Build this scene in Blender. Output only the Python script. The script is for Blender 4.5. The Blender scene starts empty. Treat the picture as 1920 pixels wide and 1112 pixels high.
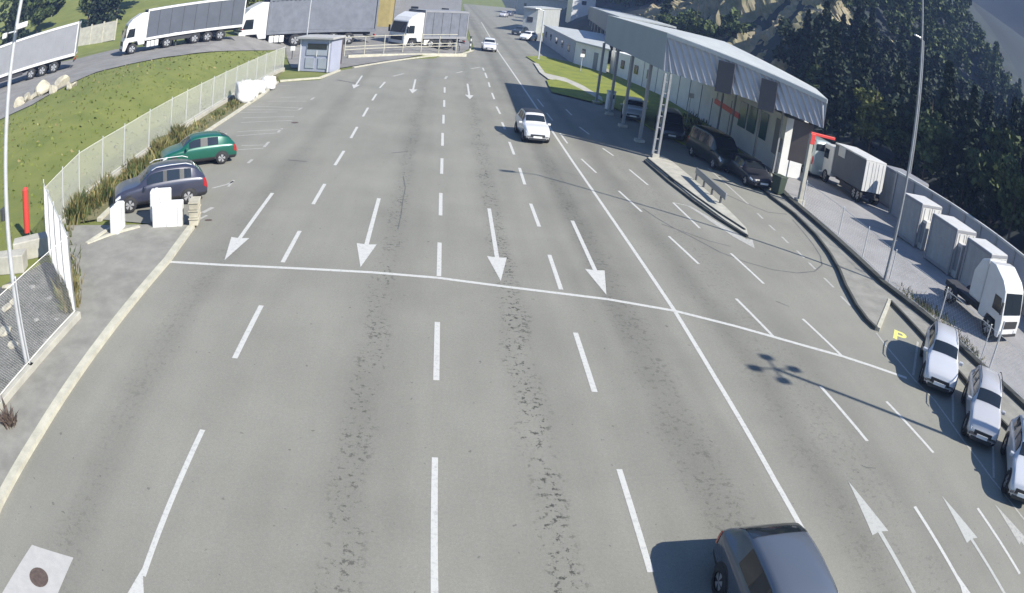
import bpy, bmesh, math, random
import numpy as np
from mathutils import Vector, Matrix
from mathutils.geometry import tessellate_polygon
random.seed(7)
rng = np.random.default_rng(7)
sc = bpy.context.scene
R = math.radians
# ------------------------------------------------------------------ camera (wide security lens with barrel distortion)
KF1, KF2, KF4 = 0.7462794, -0.0580317, 0.1479653
PITCH, YAW, ROLL, CAMH = 0.4234007, 0.1375229, 0.1268546, 8.9174959
PW, PH = 1920.0, 1112.0
_cp, _sp = math.cos(PITCH), math.sin(PITCH)
FWD = Vector((math.sin(YAW) * _cp, math.cos(YAW) * _cp, -_sp))
_rt = Vector((math.cos(YAW), -math.sin(YAW), 0))
_up = _rt.cross(FWD)
CR = math.cos(ROLL) * _rt + math.sin(ROLL) * _up
CU = -math.sin(ROLL) * _rt + math.cos(ROLL) * _up
cd = bpy.data.cameras.new('camera')
cam = bpy.data.objects.new('camera', cd)
sc.collection.objects.link(cam)
sc.camera = cam
cd.type = 'PANO'
cd.panorama_type = 'FISHEYE_LENS_POLYNOMIAL'
cd.fisheye_fov = R(170)
cd.sensor_fit = 'HORIZONTAL'
cd.sensor_width = 36
_k = 1.92 / 36
cd.fisheye_polynomial_k0 = 0
cd.fisheye_polynomial_k1 = -KF1 * _k
cd.fisheye_polynomial_k2 = -KF2 * _k ** 2
cd.fisheye_polynomial_k3 = 0
cd.fisheye_polynomial_k4 = -KF4 * _k ** 4
cd.clip_start = 0.1
cd.clip_end = 3000
_m = Matrix((CR, CU, -FWD)).transposed().to_4x4()
_m.translation = Vector((0, 0, CAMH))
cam.matrix_world = _m
# ------------------------------------------------------------------ world, sun, exposure
SAZ, SEL = R(128.3), R(39.5)
S2 = Vector((math.sin(SAZ) * math.cos(SEL), math.cos(SAZ) * math.cos(SEL), math.sin(SEL)))
w = bpy.data.worlds.new('World')
sc.world = w
w.use_nodes = True
nt = w.node_tree
bg = nt.nodes['Background']
sky = nt.nodes.new('ShaderNodeTexSky')
sky.sky_type = 'NISHITA'
sky.sun_disc = False
sky.sun_elevation = SEL
sky.sun_rotation = SAZ
sky.air_density = 1.0
sky.dust_density = 0.2
sky.ozone_density = 6.0
nt.links.new(sky.outputs[0], bg.inputs[0])
bg.inputs[1].default_value = 0.085
sd = bpy.data.lights.new('sun', 'SUN')
sd.energy = 5.0
sd.angle = R(0.5)
sd.color = (1.0, 0.945, 0.85)
sun = bpy.data.objects.new('sun', sd)
sc.collection.objects.link(sun)
sun.rotation_euler = S2.to_track_quat('Z', 'Y').to_euler()
sun.location = (40, -40, 60)
sc.view_settings.view_transform = 'Standard'
sc.view_settings.look = 'None'
sc.view_settings.gamma = 1
sc.view_settings.exposure = 1.18
sc.cycles.use_denoising = True
sc.cycles.max_bounces = 6


# ------------------------------------------------------------------ helpers
def ray(px, py):
    x, y = (px - PW / 2) / 1000, -(py - PH / 2) / 1000
    r = math.hypot(x, y) + 1e-9
    th = KF1 * r + KF2 * r * r + KF4 * r ** 4
    return math.cos(th) * FWD + math.sin(th) / r * (x * CR + y * CU)


def at(px, py, z=0.0):
    """The point of the level z under a place seen in the photograph."""
    d = ray(px, py)
    t = (z - CAMH) / d.z
    return Vector((d.x * t, d.y * t))


def ss(t):
    t = max(0.0, min(1.0, t))
    return t * t * (3 - 2 * t)


def hz(x, y):
    """Height of the terrain."""
    z = 2.6 * ss((-16 - x) / 9) * ss((y - 22) / 30)
    z += 0.9 * ss((y - 78) / 14) * ss((1 - x) / 5) * ss((x + 22) / 4)
    d = math.hypot(x, y)
    if x < 8:
        z += max(0.0, d - 96) * 0.17 * ss((-x - 12) / 26) + max(0.0, d - 150) * .1 * ss((2 - x) / 20)
    if y > 330:
        z += (y - 330) * .13
    foot = 40 + 9 * math.sin(y * .021 + 1) * ss((y - 60) / 60) - 4 * ss((y - 75) / 40)
    if x > foot:
        k = 1.25 - .55 * ss((y - 75) / 60)
        t = x - foot
        h = k * t * ss(t / 8 + .35)
        h += 2.2 * math.sin(x * .13 + y * .07) * ss(t / 10) + 1.3 * math.sin(y * .21 + x * .05) * ss(t / 8)
        z += min(h, 2 + 45 * ss((y - 66) / 80) + 1.2 * math.sin(y * .05 + x * .03))
    q = x * .8 + y * .35
    if q > 210:
        z += (q - 210) * .62 + 9 * math.sin(x * .02 + y * .013) + 5 * math.sin(x * .051 - y * .03)
    return z


def surf(px, py):
    """Walk the view ray down to the terrain."""
    d = ray(px, py)
    t = 4.0
    for _ in range(6000):
        p = Vector((0, 0, CAMH)) + d * t
        if p.z <= hz(p.x, p.y):
            return Vector((p.x, p.y))
        t += 0.05
    return Vector((p.x, p.y))


def tag(o, label=None, cat=None, group=None, kind=None):
    if label: o['label'] = label
    if cat: o['category'] = cat
    if group: o['group'] = group
    if kind: o['kind'] = kind
    return o


def empty(name, loc=(0, 0, 0), rz=0, label=None, cat=None, group=None):
    o = bpy.data.objects.new(name, None)
    sc.collection.objects.link(o)
    o.location = loc
    o.rotation_euler = (0, 0, rz)
    o.empty_display_size = .3
    return tag(o, label, cat, group)


class MB:
    def __init__(s):
        s.v, s.f, s.mi, s.sm = [], [], [], []

    def add(s, vs, fs, mi=0, smooth=False, M=None):
        b = len(s.v)
        if M is not None: vs = [M @ Vector(v) for v in vs]
        s.v += [tuple(v) for v in vs]
        for f in fs:
            s.f.append([b + i for i in f]); s.mi.append(mi); s.sm.append(smooth)
        return s

    def box(s, c, d, mi=0, rz=0, M=None):
        x, y, z = [k / 2 for k in d]
        vs = [(a * x, b_ * y, e * z) for e in (-1, 1) for a, b_ in ((-1, -1), (1, -1), (1, 1), (-1, 1))]
        m = Matrix.Translation(c) @ Matrix.Rotation(rz, 4, 'Z')
        if M is not None: m = M @ m
        return s.add(vs, [(3, 2, 1, 0), (4, 5, 6, 7), (0, 1, 5, 4), (1, 2, 6, 5), (2, 3, 7, 6), (3, 0, 4, 7)], mi, M=m)

    def prism(s, poly, z0, z1, mi=0, M=None):
        """poly in xy extruded in z (ccw)"""
        n = len(poly)
        vs = [(p[0], p[1], z0) for p in poly] + [(p[0], p[1], z1) for p in poly]
        fs = [tuple(range(n - 1, -1, -1)), tuple(range(n, 2 * n))] + [(i, (i + 1) % n, n + (i + 1) % n, n + i) for i in range(n)]
        return s.add(vs, fs, mi, M=M)

    def profile(s, poly, y0, y1, mi=0, M=None):
        """poly in xz extruded along y"""
        n = len(poly)
        vs = [(p[0], y0, p[1]) for p in poly] + [(p[0], y1, p[1]) for p in poly]
        fs = [tuple(range(n)), tuple(range(2 * n - 1, n - 1, -1))] + [(i, n + i, n + (i + 1) % n, (i + 1) % n) for i in range(n)]
        return s.add(vs, fs, mi, M=M)

    def tube(s, a, b, r, r2=None, n=8, mi=0, cap=True):
        a, b = Vector(a), Vector(b)
        r2 = r if r2 is None else r2
        d = (b - a)
        q = d.to_track_quat('Z', 'Y').to_matrix()
        vs = []
        for p, rr in ((a, r), (b, r2)):
            for i in range(n):
                t = 2 * math.pi * i / n
                vs.append(p + q @ Vector((rr * math.cos(t), rr * math.sin(t), 0)))
        fs = [(i, (i + 1) % n, n + (i + 1) % n, n + i) for i in range(n)]
        s.add(vs, fs, mi, n > 4)
        if cap: s.add(vs, [tuple(range(n - 1, -1, -1)), tuple(range(n, 2 * n))], mi)
        return s

    def build(s, name, mats, parent=None, bevel=0):
        me = bpy.data.meshes.new(name)
        me.from_pydata(s.v, [], s.f)
        if not isinstance(mats, (list, tuple)): mats = [mats]
        for m in mats: me.materials.append(m)
        me.polygons.foreach_set('material_index', s.mi)
        me.polygons.foreach_set('use_smooth', s.sm)
        me.update()
        o = bpy.data.objects.new(name, me)
        sc.collection.objects.link(o)
        if parent: o.parent = parent
        if bevel:
            m = o.modifiers.new('bevel', 'BEVEL')
            m.width = bevel; m.segments = 2; m.limit_method = 'ANGLE'; m.angle_limit = R(35)
        return o


def copy_tree(o, parent=None):
    c = o.copy()
    sc.collection.objects.link(c)
    c.parent = parent
    for ch in list(o.children): copy_tree(ch, c)
    return c


# ------------------------------------------------------------------ materials
def mat(name, col, rough=.8, metal=0, var=0.0, scale=3.0, col2=None, bump=0.0, bscale=40, spec=None, coat=0):
    m = bpy.data.materials.new(name)
    m.use_nodes = True
    n, l = m.node_tree.nodes, m.node_tree.links
    b = n['Principled BSDF']
    b.inputs['Base Color'].default_value = (*col, 1)
    b.inputs['Roughness'].default_value = rough
    b.inputs['Metallic'].default_value = metal
    if spec is not None: b.inputs['Specular IOR Level'].default_value = spec
    if coat: b.inputs['Coat Weight'].default_value = coat
    if var or col2 or bump:
        tc = n.new('ShaderNodeTexCoord')
    if var or col2:
        no = n.new('ShaderNodeTexNoise'); no.inputs['Scale'].default_value = scale; no.inputs['Detail'].default_value = 6
        no.inputs['Roughness'].default_value = .65
        l.new(tc.outputs['Object'], no.inputs['Vector'])
        r = n.new('ShaderNodeValToRGB')
        c2 = col2 or tuple(c * (1 - var) for c in col)
        c1 = col if col2 else tuple(min(1, c * (1 + var)) for c in col)
        r.color_ramp.elements[0].position = .35; r.color_ramp.elements[0].color = (*c2, 1)
        r.color_ramp.elements[1].position = .65; r.color_ramp.elements[1].color = (*c1, 1)
        l.new(no.outputs['Fac'], r.inputs[0]); l.new(r.outputs[0], b.inputs['Base Color'])
    if bump:
        nb = n.new('ShaderNodeTexNoise'); nb.inputs['Scale'].default_value = bscale; nb.inputs['Detail'].default_value = 4
        l.new(tc.outputs['Object'], nb.inputs['Vector'])
        bu = n.new('ShaderNodeBump'); bu.inputs['Strength'].default_value = bump; bu.inputs['Distance'].default_value = .05
        l.new(nb.outputs['Fac'], bu.inputs['Height']); l.new(bu.outputs[0], b.inputs['Normal'])
    return m


def asphalt_mat():
    m = bpy.data.materials.new('road_asphalt')
    m.use_nodes = True
    n, l = m.node_tree.nodes, m.node_tree.links
    b = n['Principled BSDF']
    b.inputs['Roughness'].default_value = .85
    b.inputs['Specular IOR Level'].default_value = .3
    tc = n.new('ShaderNodeTexCoord')
    sep = n.new('ShaderNodeSeparateXYZ'); l.new(tc.outputs['Object'], sep.inputs[0])

    def noise(scale, detail=4, vec=None, rough=.6):
        t = n.new('ShaderNodeTexNoise'); t.inputs['Scale'].default_value = scale; t.inputs['Detail'].default_value = detail
        t.inputs['Roughness'].default_value = rough
        l.new(vec or tc.outputs['Object'], t.inputs['Vector'])
        return t.outputs['Fac']

    def math_(op, a, b_=None, c=None):
        t = n.new('ShaderNodeMath'); t.operation = op
        for i, v in enumerate((a, b_, c)):
            if v is None: continue
            if isinstance(v, (int, float)): t.inputs[i].default_value = v
            else: l.new(v, t.inputs[i])
        return t.outputs[0]

    def smooth(v, lo, hi):
        t = n.new('ShaderNodeMapRange'); t.interpolation_type = 'SMOOTHSTEP'
        l.new(v, t.inputs[0]); t.inputs[1].default_value = lo; t.inputs[2].default_value = hi
        return t.outputs[0]
    st = n.new('ShaderNodeMapping'); st.inputs['Scale'].default_value = (1, .12, 1)
    l.new(tc.outputs['Object'], st.inputs[0])
    big = noise(.22, 5)
    streak = noise(.9, 5, st.outputs[0])
    grain = noise(42, 3)
    fine = noise(9, 5)
    # base value
    v = math_('MULTIPLY_ADD', big, .5, .75)
    v = math_('MULTIPLY', v, math_('MULTIPLY_ADD', streak, .30, .85))
    v = math_('MULTIPLY', v, math_('MULTIPLY_ADD', fine, .18, .91))
    v = math_('MULTIPLY', v, math_('MULTIPLY_ADD', grain, .6, .7))
    v = math_('MULTIPLY', v, math_('MULTIPLY_ADD', noise(17, 3), .34, .83))
    # worn, ravelled strips down the middle of the lanes
    spots = noise(6.2, 6, None, .72)
    clump = noise(.8, 2)
    wob = math_('MULTIPLY', math_('SUBTRACT', noise(.35, 2), .5), .9)
    for cx, wd, amt in ((-1.15, .34, .5), (2.62, .36, .72), (6.1, .6, .3), (-6.6, .5, .16), (10.3, .8, .2), (8.9, .5, .15)):
        dx = math_('ABSOLUTE', math_('ADD', math_('SUBTRACT', sep.outputs[0], cx), wob))
        band = math_('SUBTRACT', 1.0, smooth(dx, wd * .35, wd * 1.5))
        sp = smooth(math_('ADD', spots, math_('MULTIPLY', clump, .22)), .645, .72)
        v = math_('MULTIPLY', v, math_('SUBTRACT', 1.0, math_('MULTIPLY', math_('MULTIPLY', band, sp), amt)))
        v = math_('MULTIPLY', v, math_('SUBTRACT', 1.0, math_('MULTIPLY', math_('SUBTRACT', 1.0, smooth(dx, .1, 1.1)), .07)))
    # oil-dark wheel tracks in the right lanes
    for cx, wd, amt in ((4.9, .7, .10), (7.1, .5, .12), (6.1, 1.1, .2), (5.7, .5, .06), (-1.0, .9, .06), (-6.5, .8, .06), (9.2, .8, .18), (11.3, .8, .12), (-.2, .5, .05), (3.6, .5, .05)):
        dx = math_('ABSOLUTE', math_('ADD', math_('SUBTRACT', sep.outputs[0], cx), math_('MULTIPLY', wob, .5)))
        v = math_('MULTIPLY', v, math_('SUBTRACT', 1.0, math_('MULTIPLY', math_('SUBTRACT', 1.0, smooth(dx, 0, wd)), amt)))
    # scattered dark specks
    sp2 = smooth(noise(5.5, 3, None, .5), .70, .74)
    v = math_('MULTIPLY', v, math_('SUBTRACT', 1.0, math_('MULTIPLY', sp2, .4)))
    col = n.new('ShaderNodeMix'); col.data_type = 'RGBA'; col.blend_type = 'MULTIPLY'; col.inputs[0].default_value = 1
    col.inputs[6].default_value = (.194, .191, .164, 1)
    cmb = n.new('ShaderNodeCombineColor')
    for i in range(3): l.new(v, cmb.inputs[i])
    l.new(cmb.outputs[0], col.inputs[7])
    l.new(col.outputs[2], b.inputs['Base Color'])
    bu = n.new('ShaderNodeBump'); bu.inputs['Strength'].default_value = .35; bu.inputs['Distance'].default_value = .01
    l.new(grain, bu.inputs['Height']); l.new(bu.outputs[0], b.inputs['Normal'])
    return m


def paint_mat(name, col, wear=.5, wcol=(.25, .25, .24)):
    m = bpy.data.materials.new(name)
    m.use_nodes = True
    n, l = m.node_tree.nodes, m.node_tree.links
    b = n['Principled BSDF']; b.inputs['Roughness'].default_value = .7
    tc = n.new('ShaderNodeTexCoord')
    no = n.new('ShaderNodeTexNoise'); no.inputs['Scale'].default_value = 9; no.inputs['Detail'].default_value = 8; no.inputs['Roughness'].default_value = .75
    l.new(tc.outputs['Object'], no.inputs['Vector'])
    r = n.new('ShaderNodeValToRGB')
    r.color_ramp.elements[0].position = .5 - .25 * (1 - wear) - .12; r.color_ramp.elements[0].color = (*wcol, 1)
    r.color_ramp.elements[1].position = .5 - .1 * (1 - wear) + .06 * wear; r.color_ramp.elements[1].color = (*col, 1)
    l.new(no.outputs['Fac'], r.inputs[0]); l.new(r.outputs[0], b.inputs['Base Color'])
    return m


def leaf_mat(name, a, b_, trans=.25):
    m = bpy.data.materials.new(name)
    m.use_nodes = True
    n, l = m.node_tree.nodes, m.node_tree.links
    b = n['Principled BSDF']; b.inputs['Roughness'].default_value = .7; b.inputs['Specular IOR Level'].default_value = .2
    g = n.new('ShaderNodeTexCoord'); no = n.new('ShaderNodeTexNoise'); no.inputs['Scale'].default_value = .8; no.inputs['Detail'].default_value = 6
    l.new(g.outputs['Object'], no.inputs['Vector'])
    r = n.new('ShaderNodeValToRGB'); r.color_ramp.elements[0].position = .35; r.color_ramp.elements[1].position = .7
    r.color_ramp.elements[0].color = (*a, 1); r.color_ramp.elements[1].color = (*b_, 1)
    l.new(no.outputs['Fac'], r.inputs[0]); l.new(r.outputs[0], b.inputs['Base Color'])
    return m


M = {}
M['asphalt'] = asphalt_mat()
M['asphalt2'] = mat('pavement_asphalt', (.20, .196, .172), .9, var=.16, scale=1.4, bump=.3)
M['yard'] = mat('yard_asphalt', (.17, .166, .158), .9, var=.15, scale=.5, bump=.2)
M['lot'] = mat('lot_concrete', (.225, .222, .222), .85, var=.14, scale=.45, bump=.2)
M['grass'] = mat('field_grass', (.135, .150, .034), .95, var=.0, scale=.35, col2=(.092, .115, .022), bump=.6, bscale=8)
M['lawn'] = mat('lawn_grass', (.19, .205, .020), .95, scale=.6, col2=(.11, .14, .018), bump=.6, bscale=8)
M['dry'] = mat('dry_verge', (.165, .145, .075), .95, scale=2.2, col2=(.075, .085, .03), bump=.6, bscale=10)
M['forestfloor'] = mat('forest_floor', (.024, .034, .034), .95, scale=.3, col2=(.012, .018, .02), bump=.5, bscale=3)
M['paint'] = paint_mat('white_road_paint', (.44, .44, .415), .6)
M['worn'] = paint_mat('worn_road_paint', (.36, .355, .32), 1.0)
M['faded'] = paint_mat('faded_road_paint', (.36, .365, .34), .6)
M['yellow'] = paint_mat('yellow_road_paint', (.62, .60, .16), .7, (.3, .3, .2))
M['kerb'] = mat('kerb_stone', (.40, .385, .31), .85, var=.15, scale=2.5, bump=.2)
M['greykerb'] = mat('grey_kerb', (.20, .20, .19), .85, var=.2, scale=2.5)
M['darkkerb'] = mat('dark_plinth', (.045, .047, .04), .8, var=.3, scale=2)
M['concrete'] = mat('concrete', (.34, .33, .285), .85, var=.15, scale=1.5, bump=.2)
M['patch'] = mat('pale_concrete', (.36, .355, .34), .85, var=.06, scale=4, bump=.2)
M['rust'] = mat('rusty_iron', (.085, .062, .05), .7, var=.3, scale=12, bump=.3)
M['galv'] = mat('galvanised_steel', (.50, .51, .52), .45, .35, var=.08, scale=4)
M['wire'] = mat('fence_wire', (.68, .67, .62), .6, .0)
M['steel'] = mat('dull_steel', (.25, .26, .27), .5, .4)
M['pole_grey'] = mat('weathered_pole', (.22, .23, .24), .6, .2, var=.15, scale=3)
M['post_dark'] = mat('dark_steel', (.07, .075, .08), .5, .3)
M['white'] = mat('white_paint', (.56, .56, .55), .35, coat=.3, var=.04, scale=2)
M['white_panel'] = mat('white_panel', (.68, .68, .65), .6, var=.06, scale=.8)
M['plastic'] = mat('white_plastic', (.62, .62, .60), .5, var=.04, scale=3)
M['bag'] = mat('woven_white_bag', (.58, .575, .56), .8, var=.1, scale=3, bump=.5, bscale=8)
M['black'] = mat('black_rubber', (.018, .018, .018), .8)
M['trim'] = mat('black_trim', (.025, .026, .028), .5)
M['glass'] = mat('dark_glass', (.012, .016, .02), .08, spec=.8)
M['rim'] = mat('alloy_rim', (.45, .45, .46), .35, .6)
M['lamp'] = mat('headlamp_glass', (.55, .57, .6), .1, .1)
M['red_lamp'] = mat('red_lamp_glass', (.35, .012, .012), .2)
M['red'] = mat('red_paint', (.50, .045, .035), .5)
M['sign_red'] = mat('red_sign', (.75, .10, .10), .5)
M['plate'] = mat('number_plate', (.7, .7, .68), .5)
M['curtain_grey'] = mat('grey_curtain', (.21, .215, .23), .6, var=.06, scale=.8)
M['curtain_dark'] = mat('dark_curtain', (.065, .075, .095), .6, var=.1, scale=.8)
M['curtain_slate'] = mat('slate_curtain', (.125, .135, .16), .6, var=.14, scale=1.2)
M['chassis'] = mat('chassis_dark', (.03, .03, .033), .7)
M['fascia'] = mat('canopy_fascia', (.24, .29, .31), .6, var=.04, scale=.3)
M['hall_fascia'] = mat('slate_fascia', (.17, .18, .20), .6, var=.05, scale=.3)
M['corr'] = mat('corrugated_sheet', (.36, .365, .385), .45, .1, var=.06, scale=.6)
M['roof'] = mat('pale_roof', (.36, .38, .375), .6, var=.1, scale=.7)
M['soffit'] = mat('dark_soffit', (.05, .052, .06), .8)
M['board'] = mat('dark_sign_board', (.05, .05, .058), .6, var=.1, scale=1)
M['brown_board'] = mat('brown_sign_board', (.085, .068, .062), .6, var=.12, scale=1)
M['teal'] = mat('teal_glass', (.07, .13, .13), .15, spec=.7)
M['booth'] = mat('blue_grey_panel', (.30, .32, .40), .6, var=.05, scale=1)
M['booth_roof'] = mat('grey_roof_sheet', (.33, .33, .32), .6, var=.08, scale=1)
M['bluewall'] = mat('grey_wall_and_shade_tone', (.30, .33, .37), .6, var=.07, scale=1)  # blue-grey panels; also the cabin side's shade put in as colour
M['box_grey'] = mat('grey_container', (.26, .275, .28), .5, var=.1, scale=.8)
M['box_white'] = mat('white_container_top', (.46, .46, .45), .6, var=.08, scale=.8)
M['noise_wall'] = mat('grey_wall_board', (.27, .28, .31), .6, var=.08, scale=.5)
M['bark'] = mat('bark', (.06, .045, .03), .9, var=.3, scale=3)
M['bush'] = leaf_mat('weed_leaves', (.035, .055, .018), (.13, .15, .05))
M['dryweed'] = leaf_mat('dry_weed', (.10, .085, .03), (.28, .24, .11))
M['conifer'] = leaf_mat('conifer_needles', (.013, .023, .016), (.035, .05, .026))
M['broad'] = leaf_mat('broad_leaves', (.030, .05, .02), (.085, .11, .034))
M['olive'] = leaf_mat('olive_leaves', (.06, .075, .018), (.12, .13, .035))
M['tuft'] = leaf_mat('grass_blades', (.09, .115, .024), (.15, .17, .04))
M['far_wood'] = mat('far_wooded_slope', (.011, .020, .024), .95, scale=.06, col2=(.005, .010, .014), bump=1.0, bscale=.5)
M['rock'] = mat('rock', (.27, .225, .15), .9, scale=.4, col2=(.13, .13, .065), bump=.8, bscale=1.2)
M['stone'] = mat('pale_boulder', (.36, .335, .26), .9, var=.25, scale=1.2, bump=.5, bscale=4)
M['rubble'] = mat('grey_rubble', (.13, .13, .125), .95, scale=1.8, col2=(.055, .06, .055), bump=.9, bscale=5)
M['yellow_wall'] = mat('ochre_wall', (.30, .24, .09), .8, var=.1, scale=1)


def paint(name, col, rough=.28):
    return mat(name, col, rough, .15, coat=.6)


# ------------------------------------------------------------------ ground and surfaces
def lines(spec):
    out = []
    for a, b, s in spec:
        k = a
        while k < b: out.append(k); k += s
    return out


def ground():
    xs = lines([(-500, -120, 20), (-120, -60, 6), (-60, 90, 2), (90, 180, 6), (180, 901, 20)])
    ys = lines([(-80, 0, 10), (0, 150, 2), (150, 300, 6), (300, 900, 25)]) + [900]
    vs = [(x, y, hz(x, y) - .05) for y in ys for x in xs]
    nx = len(xs)
    fs, mi = [], []
    for j in range(len(ys) - 1):
        for i in range(nx - 1):
            fs.append((j * nx + i, j * nx + i + 1, (j + 1) * nx + i + 1, (j + 1) * nx + i))
            cx, cy = xs[i], ys[j]
            mi.append(3 if cx > 120 or (cx > 60 and cy > 170) else 1 if cx > 33 or (cy > 110 and cx > 24) else (2 if (cx < -60 or cy > 150) else 0))
    me = bpy.data.meshes.new('ground')
    me.from_pydata(vs, [], fs)
    for m in (M['grass'], M['forestfloor'], M['grass'], M['far_wood']): me.materials.append(m)
    me.polygons.foreach_set('material_index', mi)
    me.polygons.foreach_set('use_smooth', [True] * len(fs))
    o = bpy.data.objects.new('ground', me)
    sc.collection.objects.link(o)
    tag(o, kind='structure')


ground()


def sheet(name, poly, off, m, flat=True, thick=0.0, step=2, kind='structure', parent=None):
    bm = bmesh.new()
    vs = [bm.verts.new((p[0], p[1], 0)) for p in poly]
    for t in tessellate_polygon([[Vector((p[0], p[1], 0)) for p in poly]]):
        a, b_, c = (poly[i] for i in t)
        cr_ = (b_[0] - a[0]) * (c[1] - a[1]) - (b_[1] - a[1]) * (c[0] - a[0])
        if abs(cr_) > 1e-7: bm.faces.new([vs[i] for i in (t if cr_ > 0 else t[::-1])])
    if not flat:
        x0, x1 = min(p[0] for p in poly), max(p[0] for p in poly)
        y0, y1 = min(p[1] for p in poly), max(p[1] for p in poly)
        k = math.ceil(x0 / step) * step
        while k < x1:
            bmesh.ops.bisect_plane(bm, geom=bm.verts[:] + bm.edges[:] + bm.faces[:], plane_co=(k, 0, 0), plane_no=(1, 0, 0)); k += step
        k = math.ceil(y0 / step) * step
        while k < y1:
            bmesh.ops.bisect_plane(bm, geom=bm.verts[:] + bm.edges[:] + bm.faces[:], plane_co=(0, k, 0), plane_no=(0, 1, 0)); k += step
        bmesh.ops.triangulate(bm, faces=bm.faces[:])
    if thick:
        r = bmesh.ops.extrude_face_region(bm, geom=bm.faces[:])
        for v in r['geom']:
            if isinstance(v, bmesh.types.BMVert): v.co.z += thick
    for v in bm.verts:
        v.co.z += off + (0 if flat else hz(v.co.x, v.co.y))
    bmesh.ops.recalc_face_normals(bm, faces=bm.faces[:])
    if not thick and bm.faces[:][0].normal.z < 0:
        bmesh.ops.reverse_faces(bm, faces=bm.faces[:])
    me = bpy.data.meshes.new(name)
    bm.to_mesh(me); bm.free()
    me.materials.append(m)
    o = bpy.data.objects.new(name, me)
    sc.collection.objects.link(o)
    if parent: o.parent = parent
    elif kind: o['kind'] = kind
    return o


def P2(*pts):
    return [tuple(at(*p)) for p in pts]


# main carriageway
KERBL = [(-9.25, -30), tuple(at(0, 945)), tuple(at(74, 816)), tuple(at(180, 657)), tuple(at(313, 492)), tuple(at(360, 427))]
STALL = [(-13.3, 24.2), (-13.35, 34), (-13.0, 44), (-13.0, 52)] + P2((520, 155), (600, 150), (640, 132), (740, 115), (800, 109), (868, 103), (888, 96))
FARL = [(4.4, 105), (4.6, 140), (5.5, 200), (7, 330)]
road_poly = KERBL + STALL + FARL + [(30, 330), (24, 200), (18, 128), (21, 100), (21.5, 60), (21.2, 44), (19.6, 34), (18.9, 26), (19.2, 20), (21.5, 11), (26, 0), (26, -30)]
road = sheet('road', road_poly, 0.0, M['asphalt'])

FENCE_A = [(-10.75, -6), (-10.7, 6), tuple(at(0, 772)), tuple(at(60, 700)), tuple(at(145, 603))]
_fc = tuple(at(88, 466))
FENCE_B = [FENCE_A[-1], _fc]
FENCE_C = [_fc, (-15.6, 26), (-15.35, 31), (-15.3, 38), (-15.1, 48.5), (-14.9, 60), (-14.6, 66)]
# pavement between kerb and fence
pav = [KERBL[0]] + KERBL[1:] + [(-9.6, 23.6), (-12.6, 23.3), (-15.0, 23.2)] + [FENCE_A[-1], FENCE_A[-2], FENCE_A[-3], FENCE_A[1], (-10.8, -30)]
sheet('pavement', [(p[0] - .0, p[1]) for p in pav], .10, M['asphalt2'])


def kerb(name, pts, w_, h, m, z0=-.03, bevel=.02):
    """A run of kerb stones along a polyline, with mitred joints."""
    b = MB()
    n = len(pts)
    L, Rr = [], []
    for i in range(n):
        p = Vector(pts[i][:2])
        d = Vector((0, 0))
        if i > 0: d += (p - Vector(pts[i - 1][:2])).normalized()
        if i < n - 1: d += (Vector(pts[i + 1][:2]) - p).normalized()
        d.normalize()
        nn = Vector((-d.y, d.x)) * w_ / 2
        L.append(p + nn); Rr.append(p - nn)
    vs = []
    for i in range(n):
        z = hz(*pts[i][:2])
        vs += [(Rr[i].x, Rr[i].y, z + z0), (L[i].x, L[i].y, z + z0), (L[i].x, L[i].y, z + h), (Rr[i].x, Rr[i].y, z + h)]
    fs = [(3, 2, 1, 0), tuple(4 * (n - 1) + k for k in range(4))]
    for i in range(n - 1):
        a, c = 4 * i, 4 * i + 4
        for k in range(4):
            fs.append((a + k, a + (k + 1) % 4, c + (k + 1) % 4, c + k))
    b.add(vs, fs)
    o = b.build(name, m)
    bm = bmesh.new(); bm.from_mesh(o.data); bmesh.ops.recalc_face_normals(bm, faces=bm.faces[:]); bm.to_mesh(o.data); bm.free()
    o['kind'] = 'structure'
    return o


kerb('kerb', KERBL, .27, .125, M['kerb'])
kerb('kerb', [(-13.3, 24.0), (-13.45, 34), (-13.1, 44), (-13.0, 52)] + P2((520, 155)), .24, .12, M['kerb'])
kerb('kerb', P2((524, 153), (560, 150), (600, 147), (636, 133)), .3, .12, M['kerb'])
kerb('kerb', P2((662, 127), (740, 114), (800, 108), (868, 101), (886, 95)), .3, .08, M['kerb'])
kerb('kerb', P2((163, 462), (205, 446), (262, 430)), .18, .14, M['kerb'])
kerb('kerb', P2((163, 462), (215, 428)), .18, .15, M['kerb'])
# dry verge between the stalls kerb and the fence
sheet('verge', [(-15.1, 23.4), (-13.5, 24.0), (-13.6, 34), (-13.25, 44), (-13.15, 52), tuple(at(512, 157)), (-14.5, 66), (-14.9, 60), (-15.1, 48.5), (-15.3, 38), (-15.35, 31)], .06, M['dry'])

# left lorry road and yards
LR = [(-2, 226), (60, 197), (125, 161), (180, 136), (250, 119), (340, 104), (430, 96), (540, 90)]
UR = [(600, 70), (520, 66), (450, 68), (330, 84), (215, 93), (140, 112), (60, 126), (-2, 140)]
sheet('lorry_road', [(-75, 45)] + [tuple(surf(*p)) for p in LR] + [tuple(surf(*p)) for p in UR] + [(-75, 80)], .03, M['yard'], flat=False)
sheet('yard', [tuple(at(640, 128)), tuple(at(740, 112)), tuple(at(868, 99)), (4.0, 100), (3.6, 140), (3.0, 190), (-26, 190), (-34, 130), (-27, 96), (-19.5, 88), (-17, 78), (-14.2, 68)], .045, M['yard'], flat=False)
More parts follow.
